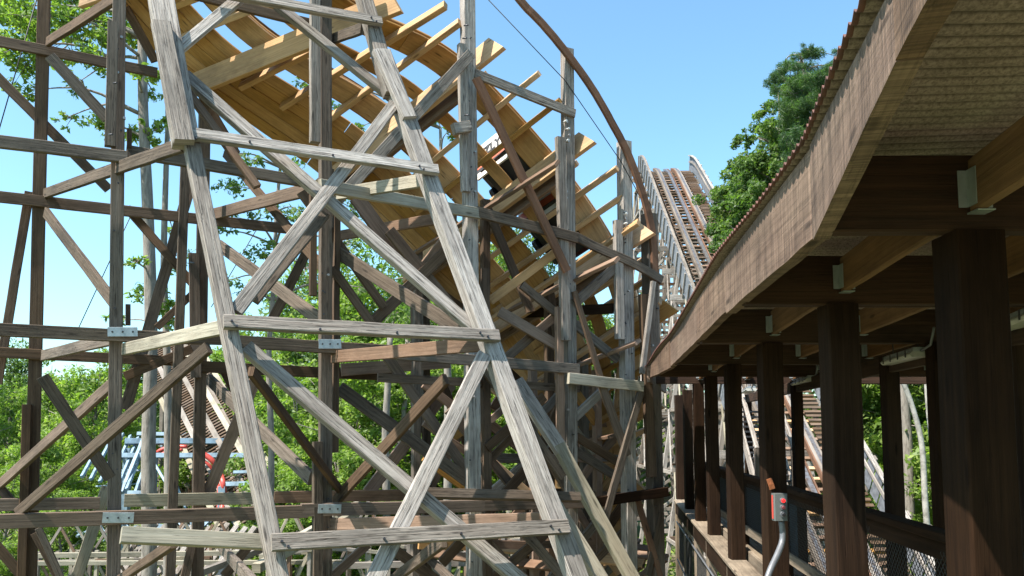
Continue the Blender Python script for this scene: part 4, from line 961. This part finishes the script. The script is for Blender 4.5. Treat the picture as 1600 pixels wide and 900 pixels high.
tree_traced('broadleaf_tree', 'thin dark trunked tree with clustered leaves seen between the two leaning legs', 'tree', [(421, 900), (424, 700), (420, 560), (428, 440), (432, 330), (440, 240)], 22, .11, .04,
    [(395, 250, 22, .6), (370, 290, 24, .7), (440, 340, 26, .7), (405, 400, 26, .8), (345, 360, 20, .6), (480, 420, 28, .8), (560, 330, 24, .5), (455, 260, 16, .5), (550, 380, 26, .6), (390, 340, 20, .6), (470, 330, 18, .4), (380, 450, 22, .6), (365, 240, 16, .5), (450, 470, 24, .8), (575, 450, 20, .5), (350, 440, 20, .5)], .14, 'leafd', seed=7)
tree_traced('broadleaf_tree', 'leafy tree whose top peeps through the track opening beside the fourth post', 'tree', [(700, 600), (690, 420), (690, 300), (688, 200)], 27, .16, .05,
    [(676, 185, 16, .8), (700, 205, 15, .8), (660, 300, 18, .7), (520, 165, 16, .7), (555, 200, 14, .7), (470, 130, 12, .6), (640, 350, 22, .8), (700, 440, 26, 1), (600, 440, 30, 1)], .15, 'leafd', seed=12)
def outline_fill(ol, n, rp, seed, ymax, x0, x1):
    g = random.Random(seed); out = []
    while len(out) < n:
        x = g.uniform(x0, x1)
        for a, b in zip(ol, ol[1:]):
            if a[0] <= x <= b[0]: yt = a[1] + (b[1] - a[1]) * (x - a[0]) / (b[0] - a[0])
        y = g.uniform(yt + rp * .7, ymax); out.append((x, y, rp * g.uniform(.7, 1.2), 1.0))
    return out
OL = [(1105, 310), (1120, 285), (1140, 300), (1150, 225), (1185, 225), (1195, 160), (1230, 150), (1240, 95), (1262, 80), (1300, 95), (1360, 90)]
tree_traced('broadleaf_tree', 'broad leafy tree standing left of and below the pine above the roof edge', 'tree', [(1245, 600), (1240, 420), (1225, 300), (1220, 230)], 38, .3, .08,
    [(1150, 310, 22, 1), (1165, 330, 34, 1.2), (1150, 225, 14, .8), (1180, 260, 30, 1.1), (1205, 200, 28, 1), (1215, 150, 18, .9), (1200, 300, 40, 1.3), (1240, 230, 36, 1.2), (1235, 290, 40, 1.3), (1195, 350, 40, 1.3), (1165, 215, 14, .7), (1235, 340, 40, 1.2), (1150, 330, 20, .8),
     (1265, 260, 36, 1.2), (1275, 310, 40, 1.2), (1215, 125, 12, .8), (1150, 250, 14, .7), (1190, 175, 14, .8), (1150, 350, 30, 1.2), (1170, 290, 26, 1), (1260, 180, 26, .9)] + outline_fill(OL, 60, 24, 3, 400, 1125, 1300), .21, 'leafd', seed=8, dens=3)
tree_traced('pine_tree', 'blue green pine with tufted needles, tallest over the station roof edge', 'tree', [(1300, 600), (1290, 400), (1280, 250), (1262, 140), (1250, 85)], 34, .3, .05,
    [(1255, 90, 20, 1), (1245, 105, 20, 1), (1280, 115, 26, 1), (1315, 90, 16, .8), (1230, 130, 24, 1), (1260, 140, 28, 1), (1300, 140, 30, 1), (1240, 170, 28, 1), (1280, 180, 34, 1), (1320, 170, 34, 1), (1250, 210, 30, 1), (1290, 230, 34, 1), (1220, 110, 12, .7), (1262, 75, 10, .8), (1240, 255, 26, 1), (1310, 110, 20, 1), (1330, 210, 34, 1)] + outline_fill(OL, 26, 24, 4, 300, 1215, 1350),
    .28, 'needle', needle=True, seed=9, dens=16)
def stem(label, pts, d, r0, r1, bark='birch', clumps=()):
    return tree_traced('broadleaf_tree', label, 'tree', pts, d, r0, r1, clumps or [(pts[-1][0], pts[-1][1] - 30, 30, .8), (pts[-1][0] + 40, pts[-1][1], 30, .8)], .16, 'leafd', bark, group='pale stems in the woods', seed=int(pts[0][0]))
stem('slender white stemmed tree curving up behind the guard rail', [(1455, 895), (1446, 790), (1441, 700), (1430, 650), (1412, 600), (1385, 560)], 26, .11, .07)
stem('pale stemmed tree close left of the widest post', [(1482, 890), (1470, 760), (1455, 680), (1448, 600), (1444, 540)], 27, .12, .08)
stem('rough brown trunked pine deep in the woods, left of the white stem', [(1420, 800), (1418, 700), (1412, 620), (1408, 540)], 31, .24, .18, 'bark')
stem('dark thin trunked tree deep in the woods, left of the brown trunk', [(1408, 800), (1406, 700), (1404, 560)], 33, .24, .18, 'bark')
stem('grey trunked tree behind the long front brace left of the inner posts', [(604, 790), (602, 690), (606, 600), (610, 520)], 33, .2, .12, 'bark')
stem('thin grey trunked tree behind the crossing braces left of the inner posts', [(632, 780), (630, 680), (634, 600), (637, 520)], 36, .16, .1, 'bark')
